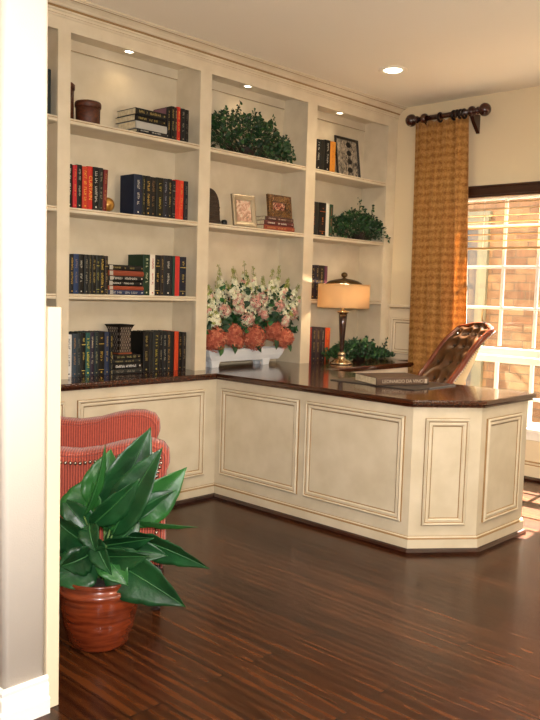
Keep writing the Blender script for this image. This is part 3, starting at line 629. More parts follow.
# mauve book lying behind the stack top
# ================================================================= SHELF OBJECTS
BASKET = mat('brown_woven_rattan', '#5a2c16', .5, col2='#38180c', scale=50, stretch=(1, 1, 2), bump=.8, bscale=110)
zA, zB, zc_ = SH['A'], SH['B'], SH['C']
p = at(88, 110, 1, .085)
t = thing('wicker_box', 'round lidded brown wicker box on the top shelf of the left bay', 'box', (p.x, .085, zA))
k = MB(); k.lathe([(.001, .0), (.060, .0), (.064, .006), (.066, .090), (.062, .093), (.001, .098)], BASKET, 32); k.build('body', t)
k = MB(); k.lathe([(.069, .089), (.071, .093), (.071, .112), (.066, .120), (.042, .126), (.012, .128), (.009, .134), (.001, .135)], BASKET, 32); k.build('lid', t)
t = thing('wicker_canister', 'tall narrow brown wicker canister behind the left stile of the top shelf', 'box', (-.515, .12, zA))
k = MB(); k.lathe([(.001, .0), (.045, .0), (.046, .17), (.001, .17)], BASKET, 24); k.build('body', t)
k = MB(); k.lathe([(.049, .168), (.051, .175), (.051, .195), (.040, .205), (.001, .21)], BASKET, 24); k.build('lid', t)
GOLDB = mat('mottled_gold_globe', '#8c5c24', .3, col2='#c89848', scale=30, metal=.5)
p = at(112.5, 200, 1, .05)
t = thing('gold_globe', 'small mottled gold globe beside the leaning red book', 'ornament', (p.x - .006, .09, zB))
k = MB(); k.ball((0, 0, .046), .040, GOLDB, 20); k.build('ball', t)
k = MB(); k.lathe([(.022, 0), (.022, .006), (.012, .010), (.012, .012)], mat('dark_stand', '#2a1a10', .4), 16); k.build('stand', t)
# lattice vase (square, flared)
VASE = mat('dark_pewter_lattice', '#27221f', .38, metal=.6); VASEL = mat('raised_lattice', '#a89c90', .35, metal=.7)
xv = at(119.5, 350, 1, .13).x
t = thing('lattice_vase', 'dark square flared vase with raised lattice pattern on a stack of books', 'vase', (xv, .132, ztD), math.radians(8))
def sq(w, z): return [V(-w, -w, z), V(w, -w, z), V(w, w, z), V(-w, w, z)]
prof = [(.046, .0), (.047, .0), (.0465, .045), (.046, .085), (.0455, .12), (.048, .135), (.055, .150), (.062, .162)]
k = MB(); k.loft([sq(w_, z) for w_, z in prof] + [sq(.058, .162), sq(.042, .13), sq(.042, .02)], VASE, smooth=False); k.build('body', t)
k = MB()
for f in range(4):
    mr = Matrix.Rotation(f * PI / 2, 4, 'Z')
    for r_ in range(9):
        for c_ in range(5):
            x = -.036 + c_ * .018 + (.009 if r_ % 2 else 0); z = .010 + r_ * .0165
            if x > .04: continue
            wz = .047 if z < .128 else .047 + (z - .128) * .42
            for sgn in (1, -1):
                k.box((-.0085, -.0022, -.0011), (.0085, .002, .0011), VASEL, mr @ Matrix.Translation((x, -wz, z)) @ Matrix.Rotation(sgn * .85, 4, 'Y'))
k.build('lattice', t)
k = MB(); k.box((-.052, -.052, .0), (.052, .052, .009), mat('copper_base', '#9c5638', .35, metal=.6)); o = k.build('base', t, .002)
for ch in t.children:
    if ch.name.startswith(('body', 'lattice')): ch.location.z = .009
# dark carved holder, bay 2
CARV = mat('dark_carved_wood', '#2e1c12', .45, col2='#1c100a', scale=40, bump=.5, bscale=90)
pL = at(207.5, 215, 1, .03).x; pR = at(221, 215, 1, .03).x
t = thing('carved_holder', 'dark carved wooden holder with curved top behind the middle stile', 'ornament', ((pL + pR) / 2, .03, zB))
hw = (pR - pL) / 2; k = MB()
pf = [(-hw - .06, 0), (hw, 0), (hw, .02), (hw - .006, .03)] + [(hw - .012 - .085 * (1 - math.cos(a)), .10 + .115 * math.sin(a)) for a in [PI / 2 * i / 8 for i in range(9)]] + [(-hw - .06, .215)]
k.prism([(x, z) for x, z in pf], -.05, .05, CARV, Matrix(((1, 0, 0, 0), (0, 0, 1, .05), (0, 1, 0, 0), (0, 0, 0, 1)))); k.build('panel', t, .003)
k = MB(); k.box((-hw - .065, -.006, .0), (hw + .006, .106, .016), CARV); k.build('base', t, .003)
for i in range(6):
    k = MB(); zz = .04 + i * .028; k.box((-hw - .05, -.0025, zz), (hw - .012 - (.0 if i < 3 else .018 * (i - 2)), 0, zz + .012), CARV); k.build('carved_band', t, .001)
# picture frames
def frame(name, label, x0, x1, z0, h, y, fw, fm, pm, tilt, yaw=0, depth=.016, mat_w=0, matm=None, carve=None):
    w_ = x1 - x0; t = thing(name, label, 'picture frame', ((x0 + x1) / 2, y, z0), yaw); t.rotation_euler = (-tilt, 0, yaw)
    k = MB(); k2 = [(0, 0, fm), (0.001, depth, fm), (fw * .3, depth + .003, fm), (fw * .8, depth - .003, fm), (fw, depth - .007, fm)]
    rings = [[V(-w_/2 + i, -hh, i), V(w_/2 - i, -hh, i), V(w_/2 - i, -hh, h - i), V(-w_/2 + i, -hh, h - i)] for i, hh, _ in k2]
    rings.append([V(-w_/2 + fw, 0, fw), V(w_/2 - fw, 0, fw), V(w_/2 - fw, 0, h - fw), V(-w_/2 + fw, 0, h - fw)])
    k.loft(rings + [rings[0]], fm, smooth=False, caps=False); k.build('frame', t)
    k = MB(); k.box((-w_/2 + fw * .8, -.004, fw * .8), (w_/2 - fw * .8, -.001, h - fw * .8), matm or pm); k.build('backing' if matm else 'picture', t)
    if matm: k = MB(); k.box((-w_/2 + fw + mat_w, -.0055, fw + mat_w), (w_/2 - fw - mat_w, -.004, h - fw - mat_w), pm); k.build('picture', t)
    return t, w_
SILV = mat('champagne_silver_frame', '#a5957a', .35, metal=.35)
PHOTO = art_material('pastel_photograph', None, [(.3, '#7f7560'), (.45, '#b58a74'), (.55, '#d8b8a0'), (.68, '#c3c8b4')], 22)
xa = at(231.5, 222, 1, .05).x; xb = at(253, 222, 1, .05).x
t, w_ = frame('picture_frame', 'champagne silver picture frame with pastel photograph, leaning in the middle bay', xa, xb, zB + .001, .205, .03, .034, SILV, PHOTO, .16, math.radians(-4))
k = MB(); k.box((-.02, .0, .0), (.02, .004, .15), mat('black_easel', '#151312', .6), Matrix.Translation((0, .002, .03)) @ Matrix.Rotation(-.30, 4, 'X')); k.build('easel_back', t)
p = at(230, 222, 1, .07)
k = MB(); k.lathe([(.001, 0), (.02, 0), (.021, .03), (.014, .04), (.001, .042)], mat('black_ornament', '#121110', .4), 16)
tag(k.build('candle_cup', loc=(p.x - .005, .12, zB)), 'small black cup half hidden behind the silver picture frame', 'cup')
ORN = art_material('ornate_bronze_carving', None, [(.42, '#24130c'), (.5, '#5d3a1c'), (.6, '#8c6430')], 60, dist=3)
xa = at(267, 210, 1, .08).x; xb = at(290, 210, 1, .08).x; zt3 = zB + .091
PORT = art_material('small_portrait', None, [(.4, '#1e1414'), (.5, '#8c4430'), (.62, '#c8a890')], 30)
t, w_ = frame('picture_frame', 'square dark ornate picture frame standing on three flat books', xa, xb, zt3 + .001, .152, .075, .050, ORN, PORT, .12, 0, .02)
for i in range(4):
    a = [(-w_/2 + .03, .03), (w_/2 - .03, .03), (w_/2 - .03, .122), (-w_/2 + .03, .122)][i]
    k = MB(); k.lathe([(.001, .006), (.008, .005), (.014, .002), (.018, 0)], ORN, 10, Matrix.Translation((a[0], -.021, a[1])) @ Matrix.Rotation(PI / 2, 4, 'X')); k.build('corner_boss', t)
BLKF = mat('black_lacquer_frame', '#1a1513', .3)
ZEB = art_material('black_and_cream_swirls', None, [(.40, '#26211d'), (.5, '#8c8274'), (.60, '#b7ab98')], 16, (3, 1, .8), 3)
xa = at(337, 150, 1, .13).x + .03; xb = at(360, 153, 1, .13).x + .03
t, w_ = frame('picture_frame', 'tall black picture frame with black and cream swirls, top shelf of right bay', xa, xb, zA + .001, .315, .145, .018, BLKF, ZEB, .14, 0, .014)
for i in range(4):
    k = MB(); rings = [[V(.022 + a * math.cos(q), -.0046 - e, .072 + i * .064 + a * .7 * math.sin(q)) for q in [2*PI*j/20 for j in range(20)]] for a, e in ((.030, .0), (.030, .001), (.002, .0012))]
    k.loft(rings, mat('black_ink_oval', '#15110f', .4), smooth=False); k.build('dark_oval', t)

# ================================================================= IVY
def leafcard(mb, c, d, n, s, m):
    """a small folded ivy leaf with a pointed tip"""
    d = d.normalized(); w_ = d.cross(n).normalized(); n = w_.cross(d).normalized()
    pts = [c, c + d * s * .15 + w_ * s * .42 + n * s * .14, c + d * s * .62 + w_ * s * .34 + n * s * .10, c + d * s, c + d * s * .62 - w_ * s * .34 + n * s * .10, c + d * s * .15 - w_ * s * .42 + n * s * .14, c + d * s * .5 - n * s * .03]
    v = mb.verts(pts)
    for a, b in ((0, 1), (1, 2), (2, 3), (3, 4), (4, 5), (5, 0)): mb.face([v[6], v[a], v[b]], m)
def ivy(label, prof, y0, y1, zb, n, seed, sprigs, leaf=.025, low=0):
    r = random.Random(seed); ym = (y0 + y1) / 2
    P = [(at(px, py, 1, ym - .03).x, at(px, py, 1, ym - .03).z) for px, py in prof]
    def top_(x):
        for (xa, za), (xb, zb_) in zip(P, P[1:]):
            if xa <= x <= xb: return za + (zb_ - za) * (x - xa) / max(1e-6, xb - xa)
        return zb
    xc = (P[0][0] + P[-1][0]) / 2
    t = thing('ivy_plant', label, 'plant', (xc, ym, zb))
    k = MB(); tw = MB()
    for i in range(n):
        x = r.uniform(P[0][0], P[-1][0]); zt = top_(x)
        u = r.random() ** .75; z = zb + .012 + (zt - zb - .02) * u
        rel = (z - zb) / max(.02, zt - zb); dy = (y1 - y0) / 2 * (1.0 - .45 * rel)
        y = ym + r.uniform(-1, 1) * dy
        d = V(r.uniform(-1, 1) + (x - xc) * 3, r.uniform(-1, .6), r.uniform(-.5, 1)); nn = V(r.uniform(-.6, .6), r.uniform(-1.2, -.1), r.uniform(.1, 1))
        y = min(y, .215); c = V(x - xc, y - ym, z - zb)
        d = d.normalized()
        if y - .0 > .19: d.y = -abs(d.y)
        leafcard(k, c, d, nn, leaf * r.uniform(.7, 1.25), IVYL if r.random() < .25 else IVY)
        if i % 30 == 0:
            b0 = V((x - xc) * .35, 0, .01); tw.tube([b0, (b0 + c) / 2 + V(0, -.01, .02), c], [.0022, .0017, .001], TWIG, 5)
    for (pb, pt_) in sprigs:
        a = at(*pb, 1, ym - .03); b = at(*pt_, 1, ym - .03); a = V(a.x - xc, a.y - ym, a.z - zb); b = V(b.x - xc, b.y - ym - r.uniform(-.02, .02), b.z - zb)
        tw.tube([a, (a + b) / 2 + V(r.uniform(-.008, .008), 0, .004), b], [.002, .0016, .001], TWIG, 5)
        for q in range(15):
            f = q / 14; c = a.lerp(b, f) + V(r.uniform(-.012, .012), r.uniform(-.012, .012), r.uniform(-.006, .006)); leafcard(k, c, V(r.uniform(-1, 1), r.uniform(-1, .3), r.uniform(-.2, 1)), V(r.uniform(-.4, .4), -1, r.uniform(0, .8)), leaf * r.uniform(.6, 1), IVY if r.random() < .6 else IVYL)
    k.build('foliage', t); tw.build('vines', t)
    tp = MB(); tp.lathe([(.001, 0), (.045, 0), (.055, .05), (.058, .055), (.05, .055), (.001, .05)], mat('dark_nursery_pot', '#2a1c14', .6), 20); tp.build('pot', t)
    return t
ivy('bushy green ivy plant on the top shelf of the middle bay', [(206, 134), (212, 123), (219, 113), (228, 109), (236, 110), (243, 115), (252, 112), (258, 114), (263, 123), (268, 120), (273, 121), (277, 134), (286, 140), (290, 150)], -.02, .19, zA, 2000, 21,
    [((222, 125), (226, 107)), ((236, 118), (239, 103)), ((212, 130), (212, 119)), ((268, 132), (273, 117)), ((280, 146), (288, 135)), ((270, 150), (271, 159)), ((282, 150), (287, 159)), ((254, 120), (256, 110))])
ivy('green ivy plant on the second shelf of the right bay', [(336, 226), (341, 216), (350, 214), (358, 207), (364, 213), (372, 214), (380, 222), (382, 226), (384.5, 236)], -.03, .17, zB, 1300, 22,
    [((359, 215), (359.5, 199)), ((340, 226), (336, 215)), ((372, 217), (371, 206)), ((383, 226), (386, 211)), ((350, 220), (350, 213)), ((366, 217), (365, 208))])
ivy('green ivy plant on the worktop behind the lamp', [(334, 352), (342, 345), (352, 341), (362, 339), (372, 345), (380, 347), (388, 352)], -.14, .12, ZD, 1300, 23,
    [((362, 344), (368, 337)), ((352, 346), (356, 339)), ((382, 352), (386, 339)), ((340, 352), (335, 350)), ((371, 348), (374, 340)), ((386, 356), (388, 350))])

# ================================================================= LAMP
LX, LY = 1.555, -.175
t = thing('table_lamp', 'lit table lamp with cream drum shade on dark tapered column', 'lamp', (LX, LY, ZD))
lampD = (Vector((LX, LY, 1)) - CP).dot(FW); u_ = lampD / FPX
def zpx(py): return at(342, py, 1, LY).z - ZD
k = MB(); k.lathe([(.001, 0), (.080, 0), (.083, .006), (.080, .014), (.070, .018), (.062, .028), (.042, .036), (.026, .044), (.022, .060), (.030, .068), (.026, .082), (.012, .090)], CHROME, 32); k.build('base', t)
zs0 = zpx(307.5); zs1 = zpx(284.6)
k = MB(); k.lathe([(.013, .088), (.014, .11), (.020, .20), (.026, .28), (.030, zs0 - .05), (.026, zs0 - .046)], LAMPWOOD, 24); k.build('column', t)
k = MB(); k.lathe([(.024, zs0 - .048), (.044, zs0 - .034), (.046, zs0 - .028), (.026, zs0 - .026), (.012, zs0 - .018), (.010, zs0 + .02), (.016, zs0 + .03), (.016, zs0 + .06), (.001, zs0 + .061)], CHROME, 24); k.build('socket', t)
RS = .183
m_, N, L, b = nodes('linen_lamp_shade'); b.inputs['Base Color'].default_value = lin('#e2c79c'); b.inputs['Roughness'].default_value = .8
tr = N.new('ShaderNodeBsdfTranslucent'); tr.inputs['Color'].default_value = lin('#f4d8ac'); ms = N.new('ShaderNodeMixShader'); ms.inputs[0].default_value = .5
L.new(b.outputs[0], ms.inputs[1]); L.new(tr.outputs[0], ms.inputs[2]); L.new(ms.outputs[0], N['Material Output'].inputs['Surface'])
k = MB(); n = 48; rings = [[V(r_ * math.cos(2*PI*i/n), r_ * math.sin(2*PI*i/n), z) for i in range(n)] for r_, z in ((RS, zs0), (RS, zs1), (RS - .0025, zs1), (RS - .0025, zs0), (RS, zs0))]
k.loft(rings, m_, caps=False); sh = k.build('lamp_shade', t)
k = MB()
for z in (zs0, zs1):
    rings = [[V((RS - .001 + .003 * math.cos(q)) * math.cos(2*PI*i/n), (RS - .001 + .003 * math.cos(q)) * math.sin(2*PI*i/n), z + .003 * math.sin(q)) for i in range(n)] for q in (0, PI/2, PI, 3*PI/2, 2*PI)]
    k.loft(rings, m_, caps=False)
for i in range(3):
    a = i * 2 * PI / 3 + .4; k.tube([(0, 0, zs1 - .01), (RS * math.cos(a), RS * math.sin(a), zs1 - .002)], .0016, BRASS, 6)
k.tube([(0, 0, zs0 + .05), (0, 0, zs1 + .03)], .004, BRASS, 8)
k.build('shade_fitter', t)
k = MB(); k.lathe([(.13, zs1 + .004), (.125, zs1 + .012), (.10, zs1 + .026), (.06, zs1 + .037), (.02, zs1 + .042), (.010, zs1 + .046), (.008, zs1 + .050), (.018, zs1 + .056), (.023, zs1 + .066), (.020, zs1 + .078), (.009, zs1 + .086), (.001, zs1 + .087)], BRASS, 32); k.build('finial_cap', t)
k = MB(); k.ball((0, 0, zs0 + .085), .028, mat('lamp_bulb', '#fff0d8', .3, emit='#ffc27c', estr=6)); k.build('bulb', t)
l = bpy.data.lights.new('bulb_lamp', 'POINT'); l.energy = 12; l.color = (1, .77, .50); l.shadow_soft_size = .035
o = bpy.data.objects.new('bulb_lamp', l); C.objects.link(o); o.location = (LX, LY, ZD + zs0 + .085 + .034)

# ================================================================= FLOWERS
FX0 = .47; FXC = .86; FY = .11
t = thing('flower_arrangement', 'long white footed planter of rust hydrangeas, pink clusters and ivory stock', 'flower arrangement', (FXC, FY, ZD))
def fp(px, py, y=FY): p_ = at(px, py, 1, y); return V(p_.x - FXC, p_.y - FY, p_.z - ZD)
k = MB(); xr = fp(279, 349).x; xl = -.37
hz = .115
def rr(w0, w1, dd, z): return [V(w0, -dd, z), V(w1, -dd, z), V(w1, dd, z), V(w0, dd, z)]
k.loft([rr(xl + .05, xr - .05, .045, .036), rr(xl + .02, xr - .02, .055, .07), rr(xl, xr, .062, hz), rr(xl + .006, xr - .006, .056, hz), rr(xl + .03, xr - .03, .05, .07)], CERAM, smooth=False); k.build('planter', t, .003)
for cxp in (fp(210.5, 365).x, fp(261, 362).x):
    for sy in (-.035, .035):
        k = MB(); k.loft([rr(cxp - .03, cxp + .03, .012, .0), rr(cxp - .032, cxp + .032, .013, .02), rr(cxp - .040, cxp + .040, .015, .045)], CERAM, smooth=False)
        o = k.build('foot', t, .002); o.location.y = sy
rf = random.Random(5)
def floret(mb, c, n, s, m, petals=4):
    n = n.normalized(); u = n.orthogonal().normalized(); w_ = n.cross(u); a0 = rf.uniform(0, 6.28)
    for q in range(petals):
        a = a0 + 2 * PI * q / petals; d = u * math.cos(a) + w_ * math.sin(a); e = u * math.cos(a + PI/2) + w_ * math.sin(a + PI/2)
        v = mb.verts([c, c + d * s * .6 + e * s * .36 + n * s * .2, c + d * s + n * s * .1, c + d * s * .6 - e * s * .36 + n * s * .2]); mb.face(v, m)
def bloom(name, c, r_, cols, n, fs, sq_=1.0):
    k = MB(); rb = r_ * (.8 if r_ > .06 else .55); k.lathe([(max(.001, rb * math.sin(PI * q / 6)), -rb * math.cos(PI * q / 6)) for q in range(7)], cols[0] if r_ > .06 else IVY, 10, Matrix.Translation(c))
    for i in range(n):
        z = 1 - 2 * (i + .5) / n; a = i * 2.39996; q = math.sqrt(1 - z * z); d = V(q * math.cos(a), q * math.sin(a), z)
        if d.y > .6: continue
        floret(k, c + d * r_ * (rf.uniform(.88, 1.08) if r_ > .06 else rf.uniform(.6, 1.15)) + V(0, 0, 0), d + V(rf.uniform(-.4, .4), rf.uniform(-.4, .4), rf.uniform(-.4, .4)), fs, rf.choice(cols))
    return k.build(name, t)
ppm = FPX / ((V(.86, .05, 1.1) - CP).dot(FW))
for px, py, r_, y in ((214, 339, 12.0, .055), (231.5, 334, 10.5, .06), (236, 341, 7, .03), (253, 337, 12.5, .05), (272.5, 330, 10.5, .075), (283, 338, 10.5, .055)):
    bloom('hydrangea_bloom', fp(px, py, y), r_ / ppm, [HYD, HYD, HYD2], 190, .0165)
for px, py, r_, y in ((224, 311, 6.5, .06), (236.5, 299, 7, .07), (247.5, 319, 7.2, .04), (256, 303, 7, .06), (262, 297, 6, .09), (278, 305, 6.5, .07), (284, 322, 5.5, .06), (292, 313, 6.5, .06), (239, 309, 5, .06), (263, 315, 5, .07), (215, 322, 4, .07)):
    bloom('pink_bloom', fp(px, py, y - .02), r_ * 1.0 / ppm, [PINK, PINK, PINK, IVORY], 90, .0135)
# ivory stock spikes
for (x0, y0), (x1, y1), y in (((222, 325), (212, 278), .08), ((226, 325), (217, 268), .10), ((234, 322), (228, 272), .11), ((240, 322), (232, 268), .07), ((246, 320), (240, 265), .1), ((252, 320), (246, 275), .08), ((258, 318), (254, 267), .1), ((262, 320), (260, 276), .07), ((268, 320), (270, 270), .1), ((272, 318), (276, 268), .11),
                           ((274, 322), (284, 280), .07), ((278, 322), (288, 281), .09), ((280, 322), (302, 283), .07), ((282, 326), (304, 291), .05), ((214, 325), (207, 285), .06), ((212, 330), (208, 300), .04), ((244, 318), (222, 284), .05), ((262, 318), (286, 288), .12), ((216, 330), (212, 312), .03)):
    a = fp(x0, y0, y); b = fp(x1 + rf.uniform(-1, 5), y1 - rf.uniform(0, 4), y - rf.uniform(0, .04)); k = MB(); mid = (a + b) / 2 + V(rf.uniform(-.01, .01), 0, .01)
    k.tube([a, mid, b], [.003, .0025, .0012], STEMM, 6)
    Ls = (b - a).length; nfl = int(36 + Ls * 150)
    for i in range(nfl):
        f = .12 + .88 * i / nfl; c = (a.lerp(mid, f * 2) if f < .5 else mid.lerp(b, f * 2 - 1)); an = i * 2.4
        rad = .036 * (1 - .85 * max(0, f - .3) / .7); d = V(math.cos(an), math.sin(an) * .8, rf.uniform(-.1, .5))
        if f > .74:
            if rf.random() < .55: floret(k, c + d * rad * 1.1, d, .010, BUD, 3)
        elif rf.random() < .10: leafcard(k, c, d, V(0, -1, .4), .03, rf.choice([LEAFL, BUD]))
        else: floret(k, c + d * rad * rf.uniform(.6, 1.1), d + V(0, -.5, .2), .0155, IVORY if rf.random() < .86 else (PINK if rf.random() < .5 else BUD), 5)
    k.build('stock_spike', t)
k = MB()
for i in range(520):
    px = rf.uniform(207, 298); py = rf.uniform(288, 334) if i % 2 else rf.uniform(316, 332); c = fp(px, py, rf.uniform(.03, .15)); leafcard(k, c, V(rf.uniform(-1, 1), rf.uniform(-.6, .2), rf.uniform(-.3, 1)), V(rf.uniform(-.3, .3), -1, .4), rf.uniform(.03, .055), rf.choice([IVY, IVY, LEAFL]))
for px, py, dx in ((218, 347, -.2), (231, 345, 0), (254, 345, .5), (273, 341, -.1), (285, 344, .3), (297, 322, 1), (300, 326, 1), (236, 322, -.4), (222, 318, -.5), (297, 330, .5)):
    c = fp(px, py, .03 if py > 330 else .07); leafcard(k, c + V(0, -.02, .01), V(dx, -.25, -.9 if py > 330 else .2), V(.2, -1, .3), .072, LEAFL if px in (218, 300) else IVY)
k.build('leaves', t)

# ================================================================= DESK THINGS
pad = thing('desk_pad', 'thin dark grey desk pad with silver edge lying on the desk', 'desk pad', (.865, -1.095, ZD))
k = MB(); k.box((-.205, -.285, .0), (.205, .285, .005), mat('charcoal_pad', '#3a3532', .35)); k.build('pad', pad, .001)
k = MB(); k.box((-.06, -.288, .001), (.206, -.2852, .007), mat('silver_edge', '#8c8f94', .3, metal=.6)); k.box((.2052, -.288, .001), (.208, .285, .007), MC['silver_edge']); k.build('edge_strip', pad)
bk = book('large grey-brown hardcover book titled in pale capitals on the desk pad', '5a4638', 'b8a894', .042, .262, .33, 0, None, 'LEONARDO DA VINCI', .026)
ang = math.atan2(-.43, .9)
# lie flat: local -z.. use rotation: lay (spine up-text) then yaw
R1 = Matrix.Rotation(ang, 4, 'Z') @ Matrix.Rotation(-PI / 2, 4, 'Y')
R1 = Matrix.Rotation(ang, 4, 'Z') @ Matrix(((0, 0, -1, 0), (0, 1, 0, 0), (1, 0, 0, 0), (0, 0, 0, 1)))
corner = V(.640, -1.150, ZD + .0055)
bk.matrix_world = Matrix.Translation(corner + Matrix.Rotation(ang, 3, 'Z') @ V(.33, 0, .0208)) @ R1
k = MB(); k.box((-.012, -.0010, .012), (.012, .001, .028), mat('ink_b8a894', '#b8a894', .4)); k.build('spine_emblem', bk)

# ================================================================= DESK CHAIR
th = math.radians(150)
t = thing('desk_chair', 'tufted brown leather desk chair with cherry wood frame behind the desk', 'chair', (1.709, -.706, 0), th)
# local: +x forward, +y towards the desk's far side. v runs up the reclined back, s across it
RIM = [(.04, .44), (-.02, .52), (-.08, .60), (-.14, .70), (-.215, .80), (-.285, .90), (-.35, .975), (-.42, 1.035), (-.455, 1.055)]
def rimp(v):
    q = v * (len(RIM) - 1); i = min(int(q), len(RIM) - 2); f = q - i
    def cr(a, b, c, d, f): return .5 * ((2*b) + (-a + c) * f + (2*a - 5*b + 4*c - d) * f*f + (-a + 3*b - 3*c + d) * f**3)
    g = lambda j: RIM[min(max(j, 0), len(RIM) - 1)]
    return tuple(cr(g(i-1)[k_], g(i)[k_], g(i+1)[k_], g(i+2)[k_], f) for k_ in (0, 1))
def shell(s, v, off=0):
    u, z = rimp(v); W = .203 + .012 * math.sin(PI * v) - .05 * max(0, (v - .86) / .14) ** 3
    dep = .085 * (1 - v) + .035
    return V(u - dep * (1 - s * s) + off, W * s, z + off * .55 + .022 * (1 - s * s) * v)
tb = [(s_, v_) for j, v_ in enumerate((.22, .36, .50, .64, .78, .90)) for s_ in ((-.5, 0, .5) if j % 2 else (-.75, -.25, .25, .75))]
def tuft(s, v):
    d = min(((s - a) * .19) ** 2 + ((v - b) * .75) ** 2 for a, b in tb); ridge = 0
    return .030 * (1 - math.exp(-d / .0011)) - .008
k = MB(); ns, nv = 60, 80
G = [k.verts([shell(-1 + 2 * i / ns, j / nv, .020 * (1 - (abs(-1 + 2 * i / ns)) ** 6) * 0 + tuft(-1 + 2 * i / ns, j / nv) * (1 - abs(-1 + 2 * i / ns) ** 5)) for i in range(ns + 1)]) for j in range(nv + 1)]
for j in range(nv):
    for i in range(ns): k.face([G[j][i], G[j][i+1], G[j+1][i+1], G[j+1][i]], LEATHER, True)
k.build('backrest', t)
k = MB(); G = []
for j in range(25):
    v = j / 24; u, z = rimp(v); thk = .15 * (1 - v) ** 1.1 + .012; W = .208 + .010 * math.sin(PI * v) - .05 * max(0, (v - .86) / .14) ** 3
    G.append(k.verts([V(u - thk * (1 - abs(s_) ** 3.2) - .11 * (1 - v) * (1 - s_ * s_) - .03 * (1 - s_ * s_), W * math.copysign(abs(s_) ** .8, s_), z) for s_ in [-1 + i / 12 for i in range(25)]]))
for j in range(24):
    for i in range(24): k.face([G[j][i], G[j][i+1], G[j+1][i+1], G[j+1][i]], CREAMFAB, True)
k.build('outer_back', t)
pts = [shell(-1, i / 24) for i in range(25)] + [shell(-1 + 2 * i / 14, 1) + V(0, 0, 0) for i in range(1, 14)] + [shell(1, 1 - i / 24) for i in range(25)]
k = MB(); k.tube(pts, [.020] * len(pts), CHERRY, 10); k.build('wood_rim', t)
k = MB()
for sg in (-1, 1):
    for i in range(44):
        c = shell(sg, .2 + .78 * i / 43) + V(-.016, sg * .012, -.012); k.ball(c, .0042, NAIL, 6)
tag(k.build('nailhead_trim', t), kind='stuff')
for a_, b_ in tb: k = MB(); k.ball(shell(a_, b_, .003), .010, mat('dark_leather_button', '#2c190b', .4), 8); k.build('tuft_button', t)
k = MB(); k.loft([[V(.24 * math.cos(q) + .04, .225 * math.sin(q), z) for q in [2*PI*i/32 for i in range(32)]] if 0 else [V((.24 + e) * math.copysign(abs(math.cos(q)) ** .6, math.cos(q)) + .03, (.195 + e) * math.copysign(abs(math.sin(q)) ** .6, math.sin(q)), z) for q in [2*PI*i/32 for i in range(32)]] for e, z in ((-.02, .37), (0, .38), (.006, .42), (0, .455), (-.02, .475), (-.12, .485))], LEATHER); k.build('seat', t)
k = MB(); k.lathe([(.03, .10), (.03, .22), (.024, .23), (.024, .36), (.12, .362), (.12, .372)], mat('dark_steel', '#2a2826', .35, metal=.8), 20); k.build('column', t)
for i in range(5):
    a = i * 2 * PI / 5 + .3; k = MB(); d = V(math.cos(a), math.sin(a), 0)
    k.tube([d * .01 + V(0, 0, .13), d * .12 + V(0, 0, .115), d * .26 + V(0, 0, .075)], [.026, .022, .014], CHERRY, 8); lg = k.build('leg', t)
    k = MB(); w_ = V(-d.y, d.x, 0); q0 = d * .27 + V(0, 0, .026); k.tube([q0 - w_ * .018, q0 - w_ * .004], .026, RINGM, 14); k.tube([q0 + w_ * .004, q0 + w_ * .018], .026, RINGM, 14); k.tube([q0 - w_ * .004, q0 + w_ * .004], .010, RINGM, 8); k.tube([q0, q0 + V(0, 0, .05)], .007, RINGM, 8); k.build('caster', lg)

# ================================================================= RED ARMCHAIR
e1 = V(.766, -.643, 0).normalized(); e2 = V(-e1.y, e1.x, 0)    # forward (to the right and to the viewer), sideways (away)
P0 = V(-1.0, -1.305, 0)
t = thing('armchair', 'red ribbed armchair with nailhead trim behind the potted plant', 'chair', tuple(P0), math.atan2(e1.y, e1.x))
# local: +x forward, +y away from the viewer. near arm at y 0..0.13, far arm 0.47..0.60
def armprof(dx=0, dz=0):
    pts = [(.055, .20), (.055, .30), (.045, .42), (.040, .50), (.052, .56), (.066, .60), (.062, .64), (.042, .668), (.0, .682), (-.06, .683), (-.12, .672), (-.20, .650), (-.28, .638), (-.36, .643), (-.45, .67), (-.55, .74), (-.60, .80)]
    return [(x + dx, z + dz) for x, z in pts]
def arm(y0, y1, dx, dz, mb_name):
    pr = armprof(dx, dz); k = MB(); body = pr + [(-.62 + dx, .80 + dz), (-.62 + dx, .20)]
    cxx, czz = -.28, .45
    def ringat(y, ins):
        return [V(x - ins * (1 if x > -.2 else .0), y, z - (ins if z > .3 else 0)) for x, z in body]
    k.loft([ringat(y0, .022), ringat(y0 + .006, .008), ringat(y0 + .022, 0), ringat(y1 - .022, 0), ringat(y1 - .006, .008), ringat(y1, .022)], RED, smooth=True)
    o = k.build(mb_name, t)
    # rope welt following the side edge
    k = MB(); k.tube([V(x - .008 * (x > -.2) - .006, y0 + .003, z - .012) for x, z in pr], .0055, RED, 8); w2 = k.build('welt', o)
    return o, pr
near, pr = arm(0, .13, -.004, -.012, 'arm')
far, pr2 = arm(.47, .60, -.055, .028, 'arm')
nm = MB(); nm.ball((0, 0, 0), .0078, NAIL, 8); nail0 = nm.build('nailhead', near)
